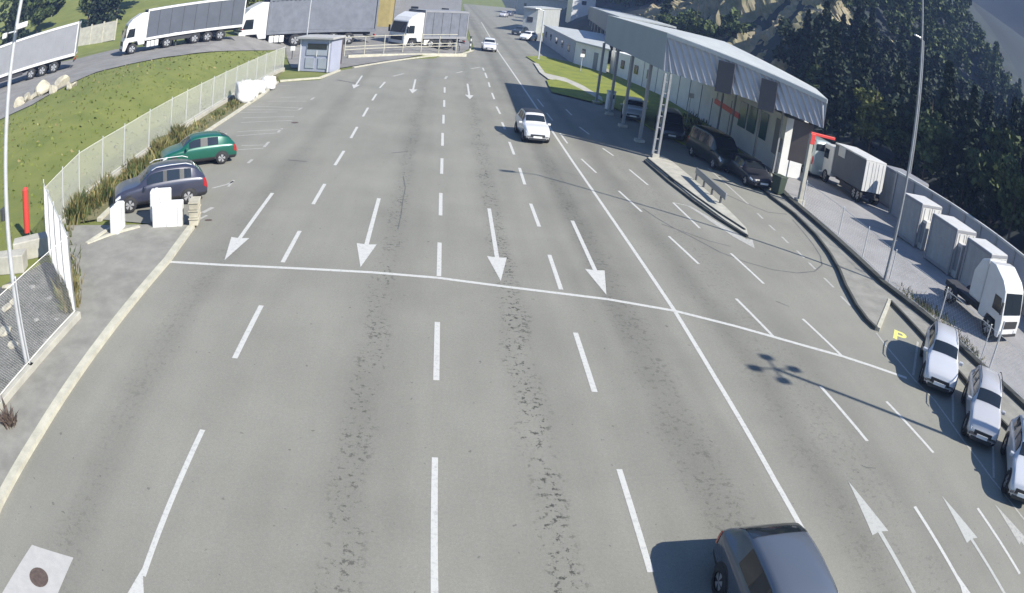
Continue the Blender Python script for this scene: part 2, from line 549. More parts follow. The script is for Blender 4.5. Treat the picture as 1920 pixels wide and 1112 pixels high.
# right lorry park beyond the plinth
EDGE = [(20.8, 48.5), tuple(at(1400, 300)), tuple(at(1480, 380)), tuple(at(1560, 450)), tuple(at(1655, 540)), tuple(at(1750, 615)), tuple(at(1830, 690)), tuple(at(1920, 772)), (22.8, 6), (25.5, -6)]
sheet('lorry_park', EDGE + [(37, -6), (36, 30), (36, 62), (21.5, 62)], -.02, M['lot'])

# grass strips in front of the customs building
G1 = [tuple(at(*p)) for p in ((984, 106), (998, 101), (1018, 108), (1060, 122), (1140, 141), (1240, 184), (1310, 226), (1330, 245), (1400, 300))]
sheet('grass_strip', [tuple(at(986, 107)), tuple(at(1003, 118)), tuple(at(1018, 138)), tuple(at(1032, 152)), tuple(at(1060, 153)), tuple(at(1128, 192)),
                      (14.8, 56), (15.5, 50), (16.6, 46), (18, 43), (19.5, 40.5), (20.5, 41), (21.3, 47), (22.1, 56), (22.2, 71), (20.3, 86), (17.2, 92), (13.5, 97)], .05, M['lawn'], thick=.06)
sheet('footpath', [tuple(at(*p)) for p in ((1000, 119), (1009, 121), (1022, 139), (1060, 148), (1092, 162), (1128, 184), (1130, 192), (1088, 171), (1058, 156), (1028, 150), (1012, 138))], .118, M['concrete'])
sheet('grass_strip', [tuple(at(*p)) for p in ((1024, 152), (1042, 151), (1062, 156), (1090, 170), (1131, 193), (1128, 198), (1080, 186), (1034, 175))], .122, M['lawn'])

# traffic island with its kerb and hard standing
ISL = [tuple(at(*p)) for p in ((1212, 300), (1300, 372), (1360, 416), (1402, 443), (1399, 430), (1362, 392), (1300, 338), (1262, 306), (1242, 294), (1222, 292))]
sheet('traffic_island', ISL, -.02, M['concrete'], thick=.09)
kerb('kerb', [tuple(at(*p)) for p in ((1208, 303), (1255, 344), (1300, 379), (1345, 411), (1401, 446))], .09, .11, M['darkkerb'])
kerb('kerb', [tuple(at(*p)) for p in ((1214, 300), (1262, 340), (1305, 372), (1350, 404), (1396, 434))], .07, .13, M['darkkerb'])
# right kerb: long bend, return and bay edge
RK = [tuple(at(*p)) for p in ((1400, 332), (1450, 375), (1490, 405), (1530, 445), (1556, 480), (1573, 510), (1585, 540), (1605, 577), (1625, 604), (1642, 620))]
RK2 = [tuple(at(*p)) for p in ((1645, 621), (1667, 567))]
RK3 = [tuple(at(*p)) for p in ((1669, 569), (1735, 640), (1800, 706), (1850, 768), (1930, 850))]
sheet('pavement', RK + RK2[1:] + RK3 + [tuple(p) for p in EDGE[7:1:-1]] + [tuple(at(1420, 320))], -.02, M['asphalt2'], thick=.14)
kerb('kerb', RK, .12, .15, M['darkkerb'])
kerb('kerb', RK2, .16, .15, M['kerb'])
kerb('kerb', RK3, .12, .15, M['darkkerb'])
kerb('plinth', EDGE[1:], .34, .3, M['darkkerb'])
kerb('kerb', [(p[0] + .27, p[1] + .12) for p in EDGE[1:]], .14, .2, M['concrete'])

# ------------------------------------------------------------------ painted markings (part of the road)
mk = MB(); wk = MB(); yk = MB()


def strip(b, p, q, w_, z=.004):
    p, q = Vector(p), Vector(q)
    d = (q - p).normalized(); n_ = Vector((-d.y, d.x)) * w_ / 2
    b.add([(*(p - n_), z), (*(q - n_), z), (*(q + n_), z), (*(p + n_), z)], [(0, 1, 2, 3)])


def poly(b, pts, z=.004):
    a = sum(pts[i][0] * pts[(i + 1) % len(pts)][1] - pts[(i + 1) % len(pts)][0] * pts[i][1] for i in range(len(pts)))
    if a < 0: pts = pts[::-1]
    b.add([(p[0], p[1], z) for p in pts], [tuple(range(len(pts)))])


def run(b, pts, w_, z=.004):
    for p, q in zip(pts[:-1], pts[1:]): strip(b, p, q, w_, z)


Cd = [((833.7, 163.7), (833.6, 173.8)), ((833, 187.7), (832.8, 200.3)), ((831.7, 215.4), (831.3, 231.7)), ((830, 249.4), (829.5, 273.3)), ((828.8, 297), (828, 326)), ((826.5, 362), (826, 404)), ((824.2, 455), (823, 518)), ((820, 604), (818, 713)), ((815.5, 858), (815, 1125))]
Ld = [((722, 153.7), (712, 165)), ((705.7, 176.3), (698, 188.4)), ((690, 202), (680.6, 218.6)), ((669.7, 238), (657.9, 259)), ((645, 283), (628, 310)), ((609, 345), (587, 383)), ((562, 433), (530, 492)), ((490, 573), (440, 672)), ((380, 806), (268, 1080))]
Rd = [((909.5, 136.6), (913, 146.4)), ((916, 154.4), (918.4, 163.3)), ((922.3, 174.2), (926.9, 186)), ((930.8, 199.9), (938, 213.7)), ((941.2, 229.4), (946.9, 242.6)), ((955, 266.2), (963.9, 289.8)), ((974, 315), (984, 346)), ((995, 382), (1011, 425)), ((1030, 478), (1052, 543)), ((1079, 624), (1115, 735)), ((1161, 880), (1220, 1073)), ((905, 127), (907.5, 132.5))]
for a, c in Cd + Ld + Rd:
    p, q = at(*a), at(*c)
    strip(mk, p, q, .145 if p.y > 14 else .125)
for a, c in (((737, 143), (757, 138)), ((834.5, 148), (838, 143)), ((856, 137), (867, 134)), ((883, 129), (900, 126))):
    strip(wk, at(*a), at(*c), .22)
S = [(902.5, 41.6), (933, 95), (976.8, 158.3), (1042, 255.8), (1077, 307.8), (1160, 428), (1265, 583), (1340, 707), (1452, 900), (1567, 1112), (1600, 1175)]
run(mk, [at(*p) for p in S], .135)
R3 = [((1008, 186), (1019, 200)), ((1025, 212), (1036, 226)), ((1050, 250), (1064, 269)), ((1090, 298), (1118, 324)), ((1160, 358), (1203, 397)), ((1254, 443), (1310, 495)), ((1380, 560), (1450, 631)), ((1538, 724), (1626, 827)), ((1715, 950), (1815, 1120))]
R4 = [((1061, 205), (1072, 216)), ((1086, 238), (1105, 252)), ((1130, 278), (1150, 292)), ((1180, 318), (1215, 347)), ((1262, 380), (1312, 428)), ((1370, 475), (1432, 532)), ((1505, 598), (1578, 667)), ((1662, 753), (1750, 849)), ((1833, 953), (1912, 1076))]
R5 = [((1327, 315), (1403, 383)), ((1420, 400), (1430, 410)), ((1442, 422), (1453, 432)), ((1466, 444), (1478, 456)), ((1494, 470), (1508, 484)), ((1516.5, 492.5), (1528.6, 504.7)), ((1545, 521), (1563, 539)), ((1576, 555), (1595, 574))]
for a, c in R3 + R4: strip(mk, at(*a), at(*c), .11)
for a, c in R5: strip(wk, at(*a), at(*c), .12)
# stop line
ST = [(314, 491), (420, 497), (570, 504), (700, 511), (820, 521), (950, 538), (1138, 561), (1265, 583), (1380, 612), (1500, 646), (1579, 668), (1640, 688), (1700, 709)]
run(mk, [at(*p) for p in ST], .16, .0045)


def arrow(tail, tip, name='arrow_marking', sw=.075, hl=2.0, hw=.34, m='paint'):
    t, p = at(*tail), at(*tip)
    d = (p - t).normalized(); n_ = Vector((-d.y, d.x))
    hb = p - d * hl
    b = MB()
    poly(b, [t + n_ * sw, hb + n_ * sw, hb + n_ * hw - d * .05, p, hb - n_ * hw - d * .05, hb - n_ * sw, t - n_ * sw], .005)
    return b.build(name, M[m], road)


for a in (((511, 362), (421, 488)), ((710.5, 372), (676, 501)), ((917, 391), (939, 527)), ((1073, 414), (1137, 553)),
          ((679, 142), (663, 166)), ((779, 149), (773, 175)), ((876.5, 157), (881, 186))):
    arrow(*a)
arrow((1722, 1128), (1590, 902), m='faded', hw=.27, sw=.06); arrow((1890, 1125), (1766, 930), m='faded', hw=.27, sw=.055); arrow((1935, 1040), (1864, 944), m='worn', hw=.26)
poly(mk, [at(268, 1064), at(226, 1136), at(271, 1136)], .0052)
poly(mk, [at(1793, 1075), at(1812, 1138), at(1837, 1138)], .0052)
# hatched hard nose by the island
poly(wk, [at(*p) for p in ((1290, 384), (1330, 414), (1375, 444), (1415, 466), (1411, 450), (1400, 449), (1372, 433), (1340, 413))], .0055)
run(wk, [at(1262, 380), at(1290, 386), at(1325, 408)], .11, .0062)
# bays on the left
for a, c in (((525, 183), (555, 182)), ((470, 199), (568, 203)), ((463, 206), (560, 207)), ((455, 221), (551, 219)), ((452, 230), (548, 226)), ((445, 247), (530, 243)), ((443, 255), (527, 249)),
             ((453, 273), (498, 272)), ((446, 281), (494, 278)), ((520, 161), (545, 160)), ((430, 212), (520, 210)), ((500, 190), (575, 190))):
    strip(wk, at(*a), at(*c), .09)
for a, c in (((583, 187), (589, 183)), ((495, 276), (504, 266)), ((465, 306), (473, 299)), ((560, 206), (566, 202)), ((521, 248), (529, 241))):
    strip(wk, at(*a), at(*c), .16)
run(wk, [at(398, 353), at(425, 346), at(438, 340)], .12); strip(wk, at(428, 350), at(438, 338), .12)
run(wk, [at(380, 399), at(399, 389)], .2); strip(wk, at(372, 412), at(388, 404), .14)
# bays on the right
for a, c in (((1721, 641), (1712, 704)), ((1784, 686), (1787, 792)), ((1854, 733), (1863, 896)), ((1930, 800), (1942, 990))): strip(wk, at(*a), at(*c), .1)
run(wk, [at(*p) for p in ((1643, 624), (1662, 650), (1716, 714), (1752, 750), (1806, 826), (1860, 898), (1906, 956), (1940, 1000))], .075)
mk.build('lane_marking', M['paint'], road)
wk.build('worn_marking', M['worn'], road)
# skid marks curling by the island
sk = MB()
M['skid'] = mat('tyre_mark', (.095, .095, .09), .9, var=.25, scale=2)
run(sk, [at(*p) for p in ((1205, 391), (1230, 408), (1262, 427), (1300, 446), (1350, 473), (1400, 492), (1450, 506), (1495, 512), (1527, 509), (1541, 497), (1538, 480), (1524, 458), (1505, 434), (1486, 412))], .07, .0035)
run(sk, [at(*p) for p in ((1240, 420), (1280, 434), (1330, 452), (1370, 462))], .06, .0038)
run(sk, [at(*p) for p in ((1350, 360), (1400, 382), (1440, 398), (1475, 402))], .09, .0042)
run(sk, [at(*p) for p in ((1616, 873), (1626, 877), (1642, 878))], .03, .0036)
for pl, w_ in ((((756, 330), (760, 352), (755, 378), (752, 402), (746, 430)), .045), 
               (((1010, 300), (1040, 318), (1085, 330)), .03), (((540, 300), (575, 303)), .12), (((735, 287), (765, 284)), .12), (((1455, 565), (1480, 575)), .05), (((632, 150), (672, 157)), .3)):
    run(sk, [at(*p) for p in pl], w_, .0034)
sk.build('skid_mark', M['skid'], road)
# yellow letter painted in the first bay
cu = bpy.data.curves.new('yellow_letter_marking', 'FONT'); cu.body = 'P'; cu.size = 1.25; cu.align_x = 'CENTER'; cu.align_y = 'CENTER'; cu.extrude = 0.0; cu.offset = .03
fo = bpy.data.objects.new('yellow_letter_marking', cu); sc.collection.objects.link(fo)
cu.materials.append(M['yellow']); fo.parent = road
pp = at(1686, 631); fo.location = (pp.x, pp.y, .006); fo.rotation_euler = (0, 0, R(-38))
# manhole and patch
pm = at(73, 1083)
b = MB()
poly(b, [at(60, 1022), at(138, 1046), at(98, 1140), at(0, 1120)], .007)
b.build('manhole_surround', M['patch'], road)


def disc(name, c, r, z, m, parent, n=28, rz=0, e=1):
    b = MB(); b.add([(c[0] + r * math.cos(2 * math.pi * i / n), c[1] + r * e * math.sin(2 * math.pi * i / n), z) for i in range(n)] , [tuple(range(n))])
    return b.build(name, m, parent)


disc('manhole_cover', pm, .27, .012, M['rust'], road)
disc('manhole_cover', at(889, 38), .55, .01, M['rust'], road)
disc('drain_cover', at(553, 230), .22, .01, M['rust'], road)
disc('drain_cover', at(391, 413), .16, .01, M['rust'], road, e=.6)

# ------------------------------------------------------------------ fences
def fence(name, pts, h, label, step=2.5, base=(.3, .3), sp=.075, wr=.0032, barb=False):
    pts = [Vector(p) for p in pts]
    root = empty(name, (pts[0].x, pts[0].y, hz(*pts[0])), 0, label, 'fence')
    o0 = root.location

    def loc(p, z): return (p.x - o0.x, p.y - o0.y, z - o0.z)
    if base:
        b = MB()
        for p, q in zip(pts[:-1], pts[1:]):
            d = (q - p); L = d.length; c = (p + q) / 2
            b.box((c.x - o0.x, c.y - o0.y, base[1] / 2 - .05), (L + base[0] * .6, base[0], base[1] + .1), rz=math.atan2(d.y, d.x))
        b.build('concrete_base', M['concrete'], root, bevel=.02)
    wv, ws = [], None
    mesh = MB(); first = None
    zb = (base[1] if base else .05)
    for p, q in zip(pts[:-1], pts[1:]):
        d = q - p; L = d.length; u = d / L
        n_ = max(1, round(L / step))
        for i in range(n_ + (1 if q == pts[-1] else 0)):
            c = p + u * (L * i / n_)
            m_ = MB(); z = hz(c.x, c.y)
            m_.tube((0, 0, 0), (0, 0, h + .1), .03, n=8); m_.tube((0, 0, h + .1), (0, 0, h + .13), .036, .01, n=8)
            po = m_.build('post', M['galv'], root); po.location = loc(c, z)
        # rails and wire
        def H(t, z): c = p + u * t; return loc(c, hz(c.x, c.y) + z)
        segs = max(1, int(L / 4))
        for s_ in range(segs):
            a0, a1 = L * s_ / segs, L * (s_ + 1) / segs
            for z in (zb + .06, h):
                mesh.tube(H(a0, z), H(a1, z), .012, n=4)
        hh = h - zb - .06
        k = -hh
        while k < L:
            for sgn in (0, 1):
                a0, a1 = k, k + hh
                z0, z1 = (zb + .06, h) if sgn == 0 else (h, zb + .06)
                t0, t1 = max(0, a0), min(L, a1)
                if t1 - t0 < .05: continue
                f0, f1 = (t0 - a0) / hh, (t1 - a0) / hh
                mesh.tube(H(t0, z0 + (z1 - z0) * f0), H(t1, z0 + (z1 - z0) * f1), wr, n=3, cap=False)
            k += sp * 1.414
    mesh.build('wire_mesh', M['wire'], root)
    return root


fence('wire_fence', FENCE_A, 2.6, 'near left wire fence on a pale concrete base beside the pavement', sp=.065, wr=.0017)
fence('wire_fence', FENCE_B, 2.6, 'short cross run of wire mesh fence next to the red post', step=1.6, base=None, sp=.05, wr=.0045)
fence('wire_fence', FENCE_C, 2.35, 'long wire mesh fence between the green field and the parked cars', step=3.0, base=(.3, .32), sp=.075, wr=.0052)
RF = [tuple(p) for p in [at(1492, 392), at(1560, 447), at(1655, 536), at(1750, 612), at(1830, 686), at(1930, 778)]]
rf = [Vector((p[0] + .55, p[1] + .3)) for p in RF]
fence('wire_fence', [tuple(p) for p in rf], 1.5, 'low thin wire fence along the edge of the right lorry park', step=3.4, base=None, sp=.16, wr=.0022)


# ------------------------------------------------------------------ wheels and vehicles
def wheel(root, x, y, r, w_, side, rimm='rim'):
    b = MB()
    n = 24
    prof = [(r * .62, -w_ / 2), (r * .93, -w_ / 2), (r, -w_ * .32), (r, w_ * .32), (r * .93, w_ / 2), (r * .62, w_ / 2)]
    vs = []
    for i in range(n):
        t = 2 * math.pi * i / n
        for rr, yy in prof: vs.append((rr * math.cos(t), yy, rr * math.sin(t)))
    k = len(prof); fs = []
    for i in range(n):
        j = (i + 1) % n
        for a in range(k - 1): fs.append((i * k + a, i * k + a + 1, j * k + a + 1, j * k + a))
    b.add(vs, fs, smooth=True)
    o = b.build('tyre', M['black'], None)
    root_w = o; o.name = 'wheel'; o.parent = root
    o.location = (x, y, r)
    c = MB()
    yo = side * w_ * .36
    vs = [(0, yo + side * .02, 0)]
    for i in range(n):
        t = 2 * math.pi * i / n; vs.append((r * .62 * math.cos(t), yo, r * .62 * math.sin(t)))
    fs = [(0, 1 + i, 1 + (i + 1) % n) if side < 0 else (0, 1 + (i + 1) % n, 1 + i) for i in range(n)]
    # ten spokes: alternate wedges are dark
    mi = 0
    c.add(vs, fs[:], mi, True)
    for i in range(len(fs)): c.mi[i] = 1 if (i % 5) in (3, 4) else 0
    c.build('rim', [M[rimm], M['trim']], o)
    return o


PROF = {
    # u, belt, top, half-width factor at belt, at top
    'suv': [(0, .50, .62, .80, .70), (.015, .62, .74, .90, .80), (.05, .72, .84, .96, .86), (.12, .86, .94, .99, .88), (.22, .93, 1.0, 1, .86), (.28, .96, 1.07, 1, .80),
            (.34, .98, 1.27, 1, .76), (.41, 1.0, 1.50, 1, .73), (.50, 1.01, 1.585, 1, .73), (.62, 1.02, 1.60, 1, .73), (.76, 1.03, 1.57, 1, .72), (.87, 1.04, 1.47, .99, .70), (.935, 1.04, 1.22, .97, .72), (.975, .98, 1.04, .94, .76), (1, .72, .80, .86, .72)],
    'hatch': [(0, .48, .58, .80, .70), (.015, .58, .68, .9, .8), (.05, .66, .76, .96, .86), (.12, .78, .85, .99, .88), (.21, .86, .92, 1, .86), (.27, .89, .99, 1, .8),
              (.34, .91, 1.2, 1, .75), (.42, .92, 1.40, 1, .71), (.52, .93, 1.46, 1, .70), (.66, .94, 1.46, 1, .70), (.80, .95, 1.41, .99, .69), (.89, .96, 1.28, .98, .68), (.95, .95, 1.06, .95, .72), (.98, .88, .93, .92, .76), (1, .66, .72, .85, .72)],
    'van': [(0, .52, .64, .82, .72), (.012, .66, .78, .92, .82), (.04, .80, .92, .97, .86), (.10, .94, 1.02, 1, .87), (.16, .99, 1.09, 1, .86), (.20, 1.0, 1.2, 1, .83),
            (.27, 1.02, 1.50, 1, .80), (.34, 1.03, 1.75, 1, .79), (.42, 1.04, 1.82, 1, .80), (.6, 1.05, 1.84, 1, .80), (.85, 1.05, 1.83, 1, .80), (.95, 1.05, 1.78, .99, .79), (.985, 1.04, 1.35, .98, .84), (1, .8, .95, .95, .84)],
}


def cr(p0, p1, p2, p3, t):
    return .5 * (2 * p1 + (p2 - p0) * t + (2 * p0 - 5 * p1 + 4 * p2 - p3) * t * t + (3 * p1 - p0 - 3 * p2 + p3) * t ** 3)


def car(name, label, x, y, heading, L=4.4, W=1.8, Ht=None, kind='suv', body=None, cat='car', group=None, rails=False, rimm='rim', z=0.0, roofm=None, clad=False):
    root = empty(name, (x, y, z), heading, label, cat, group)
    pr = PROF[kind]
    sc_z = 1.0 if Ht is None else Ht / max(p[2] for p in pr)
    # refine stations
    us = []
    for i in range(len(pr) - 1):
        k = 3
        for j in range(k): us.append((i, j / k))
    us.append((len(pr) - 2, 1.0))
    st = []
    for i, t in us:
        q = [pr[max(0, i - 1)], pr[i], pr[i + 1], pr[min(len(pr) - 1, i + 2)]]
        st.append([cr(q[0][c], q[1][c], q[2][c], q[3][c], t) if c else q[1][0] + (q[2][0] - q[1][0]) * t for c in range(5)])
    zb = .24
    hw = W / 2
    NJ = 13
    grid = []
    for u, be, to, wb, wt in st:
        be *= sc_z; to *= sc_z
        e = min(1, u / .03 + .25, (1 - u) / .03 + .3)
        zz = zb + (1 - e) * .08
        g = max(to - be, .02)
        sec = [(0, zz), (.84 * hw * wb, zz), (.965 * hw * wb, zz + .07), (hw * wb * .99, zz + .18), (hw * wb, zz + (be - zz) * .55), (hw * wb * .985, zz + (be - zz) * .82), (hw * wb * .955, be),
               (hw * (wb * .93 + (wt - wb * .93) * .12), be + g * .08), (hw * (wb * .93 + (wt - wb * .93) * .85), be + g * .80), (hw * wt * .97, be + g * .92), (hw * wt * .84, be + g * .98), (hw * wt * .45, to + .008), (0, to + .016)]
        X = (.5 - u) * L
        grid.append([(X, yy, z_) for yy, z_ in sec])
    NI = len(grid)
    vs = [p for row in grid for p in row] + [(p[0], -p[1], p[2]) for row in grid for p in row]
    off = NI * NJ
    fs = []
    for i in range(NI - 1):
        for j in range(NJ - 1):
            a, b_, c, d = i * NJ + j, i * NJ + j + 1, (i + 1) * NJ + j + 1, (i + 1) * NJ + j
            fs.append((a, b_, c, d)); fs.append((off + d, off + c, off + b_, off + a))
    fs.append(tuple([j for j in range(NJ)][::-1] + [off + j for j in range(1, NJ - 1)]))
    fs.append(tuple([(NI - 1) * NJ + j for j in range(NJ)] + [off + (NI - 1) * NJ + j for j in range(NJ - 2, 0, -1)]))
    me = bpy.data.meshes.new('body'); me.from_pydata(vs, [], fs)
    for f in me.polygons: f.use_smooth = True
    me.materials.append(body)
    me.materials.append(M['trim'])
    bm = bmesh.new(); bm.from_mesh(me); bmesh.ops.remove_doubles(bm, verts=bm.verts[:], dist=.0005); bmesh.ops.recalc_face_normals(bm, faces=bm.faces[:]); bm.to_mesh(me); bm.free()
    for f in me.polygons:
        if f.center.z < zb + (.14 if not clad else .24): f.material_index = 1
    bo = bpy.data.objects.new('body', me); sc.collection.objects.link(bo); bo.parent = root

    def patch(pname, u0, u1, j0, j1, m, out=.008, sides=(1,), inset=.0, mirror_join=False):
        for sgn in sides:
            b = MB()
            ii = [i for i in range(NI) if u0 - 1e-6 <= st[i][0] <= u1 + 1e-6]
            for a, c in zip(ii[:-1], ii[1:]):
                for j in range(j0, j1):
                    q = [Vector(grid[a][j]), Vector(grid[a][j + 1]), Vector(grid[c][j + 1]), Vector(grid[c][j])]
                    nrm = (q[2] - q[0]).cross(q[3] - q[1])
                    if nrm.length < 1e-9: continue
                    nrm.normalize()
                    cc = sum(q, Vector()) / 4
                    if nrm.dot(cc - Vector((0, 0, .6))) < 0: nrm = -nrm
                    q = [v + nrm * out for v in q]
                    if sgn < 0: q = [Vector((v.x, -v.y, v.z)) for v in q][::-1]
                    b.add(q, [(0, 1, 2, 3)], 0, True)
            if mirror_join:
                for k in range(len(b.f)):
                    q = [Vector(b.v[i]) for i in b.f[k]]
                    b.add([(v.x, -v.y, v.z) for v in q][::-1], [(0, 1, 2, 3)], 0, True)
            o = b.build(pname, m, root)
            bm = bmesh.new(); bm.from_mesh(o.data); bmesh.ops.remove_doubles(bm, verts=bm.verts[:], dist=.004); bmesh.ops.recalc_face_normals(bm, faces=bm.faces[:])
            bm.to_mesh(o.data); bm.free()
    if kind == 'van': ws, rw, sw = (.19, .335), (.955, .985), [(.30, .50), (.53, .72), (.75, .93)]
    elif kind == 'suv': ws, rw, sw = (.285, .408), (.872, .934), [(.36, .54), (.565, .735), (.76, .865)]
    else: ws, rw, sw = (.275, .418), (.80, .949), [(.36, .56), (.585, .77)]
    patch('windscreen', ws[0], ws[1], 9, 12, M['glass'], mirror_join=True)
    patch('rear_window', rw[0], rw[1], 9, 12, M['glass'], mirror_join=True)
    if roofm: patch('roof_panel', ws[1] + .01, rw[0] - .01, 9, 12, M[roofm], mirror_join=True)
    patch('pillar_trim', sw[0][0], sw[-1][1], 7, 8, M['trim'], out=.005, sides=(1, -1))
    for a, c in sw: patch('side_window', a, c, 7, 8, M['glass'], sides=(1, -1))
    patch('headlight', .012, .075, 5, 7, M['lamp'], .01, sides=(1, -1))
    patch('tail_light', .955, .995, 4, 6, M['red_lamp'], .01, sides=(1, -1))
    # grille, plates
    b = MB(); b.box((L / 2 - .015, 0, .50), (.06, W * .55, .16)); b.box((L / 2 - .02, 0, .30), (.06, W * .66, .12)); b.build('grille', M['trim'], root, bevel=.01)
    b = MB(); b.box((L / 2 + .02, 0, .42), (.02, .52, .11)); b.build('number_plate', M['plate'], root)
    b = MB(); b.box((-L / 2 - .008, 0, .62), (.02, .52, .11)); b.build('number_plate', M['plate'], root)
    for s_ in (1, -1):
        b = MB(); b.box((L * (.5 - ws[0] - .055), s_ * (hw + .09), .98 * sc_z), (.12, .2, .13)); b.build('door_mirror', body, root, bevel=.03)
    r = .335 if kind != 'hatch' else .31
    for ux in (.175, .80):
        for s_ in (1, -1):
            b = MB(); n = 20
            vs_ = [((r + .07) * math.cos(math.pi * i / n), 0, (r + .07) * math.sin(math.pi * i / n)) for i in range(n + 1)]
            vs_ = [(v[0], s_ * (hw * .965 + .025), v[2] + r * .98) for v in vs_]
            vs2 = [(v[0], s_ * (hw * .6), v[2]) for v in vs_]
            m_ = len(vs_)
            f_ = [tuple(range(m_)) if s_ < 0 else tuple(range(m_ - 1, -1, -1))]
            f_ += [(i, i + 1, m_ + i + 1, m_ + i) for i in range(m_ - 1)]
            b.add([(v[0] + L * (.5 - ux), v[1], v[2]) for v in vs_ + vs2], f_)
            b.build('wheel_arch', M['trim'], root)
            wheel(root, L * (.5 - ux), s_ * (hw - .075), r, .21, s_, rimm)
    if rails:
        for s_ in (1, -1):
            b = MB(); zt = max(p[2] for p in pr) * sc_z
            pts = [(.5 - .42, -.05), (.5 - .47, .05), (.5 - .62, .065), (.5 - .78, .05), (.5 - .84, -.04)]
            for p, q in zip(pts[:-1], pts[1:]):
                b.tube((p[0] * L, s_ * hw * .70, zt + p[1]), (q[0] * L, s_ * hw * .70, zt + q[1]), .018, n=6)
            b.build('roof_rail', M['galv'] if rails == 1 else M['trim'], root)
    return root


def hd(dx, dy): return math.atan2(dy, dx)


car('parked_car', 'dark blue grey crossover with silver roof rails parked behind the white plastic barriers', -11.25, 26.45, hd(-.88, -.47), 4.35, 1.84, 1.60, 'suv', paint('blue_grey_paint', (.035, .038, .06)), rails=1, clad=True)
car('parked_car', 'green hatchback parked beside the wire fence behind the blue grey crossover', -11.5, 32.5, hd(-.88, -.47), 4.0, 1.72, 1.46, 'hatch', paint('green_paint', (.006, .085, .055)))
car('white_car', 'small white car with a dark roof driving towards the camera out of the canopy shadow', 5.85, 42.9, hd(.08, -1), 3.7, 1.56, 1.62, 'suv', paint('van_white', (.56, .56, .56)), roofm='trim')
car('white_car', 'far white car driving towards the camera near the yard gate', 6.25, 97.8, hd(-.03, -1), 4.4, 1.85, 1.75, 'suv', paint('far_white', (.6, .6, .6)))
car('dark_car', 'dark slate car cut by the bottom edge of the picture', 6.12, 6.42, hd(0, -1), 4.4, 1.72, 1.42, 'hatch', paint('slate_paint', (.085, .10, .125), .22))
gp = 'white cars parked nose out in the angled bays'
_sh = at(1752, 668) - at(1770, 658)
CARX = [(x + _sh.x, y + _sh.y) for x, y in ((17.75, 16.2), (17.85, 13.0), (17.85, 9.8))]
car('bay_car', 'white car in the first angled bay, next to the yellow letter', *CARX[0], hd(-.60, -.80), 3.6, 1.5, 1.46, 'suv', paint('bay_white', (.48, .49, .51)), rails=2, group=gp)
car('bay_car', 'silver white car in the second angled bay, between the other two', *CARX[1], hd(-.62, -.78), 3.65, 1.52, 1.46, 'suv', paint('bay_silver', (.42, .42, .43)), rails=2, group=gp)
car('bay_car', 'white car in the third angled bay, cut by the right edge', *CARX[2], hd(-.62, -.78), 3.65, 1.52, 1.46, 'suv', paint('bay_white_b', (.48, .49, .51)), group=gp)
# cars under the canopy
g2 = 'cars standing under the canopy'
car('canopy_car', 'silver grey car under the canopy beside the second column', 15.2, 54.9, hd(-.25, -1), 4.3, 1.75, 1.5, 'hatch', paint('silver_paint', (.36, .38, .38)), group=g2)
car('canopy_car', 'dark blue van under the canopy behind the main twin column', 16.4, 49.0, hd(-.2, -1), 4.5, 1.8, 1.8, 'van', paint('navy_paint', (.02, .025, .035)), group=g2, cat='van')
car('canopy_car', 'black green van under the canopy behind the low guard wall', 17.2, 41.6, hd(.15, -1), 4.6, 1.9, 2.0, 'van', paint('black_green_paint', (.012, .018, .014)), group=g2, cat='van')
car('canopy_car', 'dark car nosing out of the canopy shade near the green bin', 18.2, 38.3, hd(.06, -1), 4.2, 1.8, 1.35, 'hatch', paint('dark_blue_paint', (.025, .027, .034)), group=g2)
# far cars
g3 = 'cars parked by the far offices'
car('far_car', 'white parked car beside the grey office block wall', *tuple(at(990, 76)), hd(-.55, -1), 4.4, 1.8, 1.7, 'hatch', paint('w3', (.75, .75, .73)), group=g3)
car('far_car', 'dark parked car left of the white one by the offices', *tuple(at(975, 66)), hd(-.55, -1), 4.6, 1.85, 1.8, 'suv', paint('d3', (.03, .035, .035)), group=g3)
car('far_car', 'silver car farthest up the road beside a dark doorway', *tuple(at(944, 32)), hd(-.3, -1), 4.6, 1.9, 1.9, 'suv', paint('s3', (.45, .45, .48)), group=g3)
car('far_car', 'grey car behind the farthest silver car', *tuple(at(955, 30)), hd(-.3, -1), 4.6, 1.9, 1.8, 'suv', paint('g3', (.10, .10, .12)), group=g3)


def lorry_wheels(root, xs, W, r=.52, s=1, rimm='rim'):
    for x in xs:
        for sd_ in (1, -1): wheel(root, x * s, sd_ * (W / 2 - .17 * s), r * s, .32 * s, sd_, rimm)


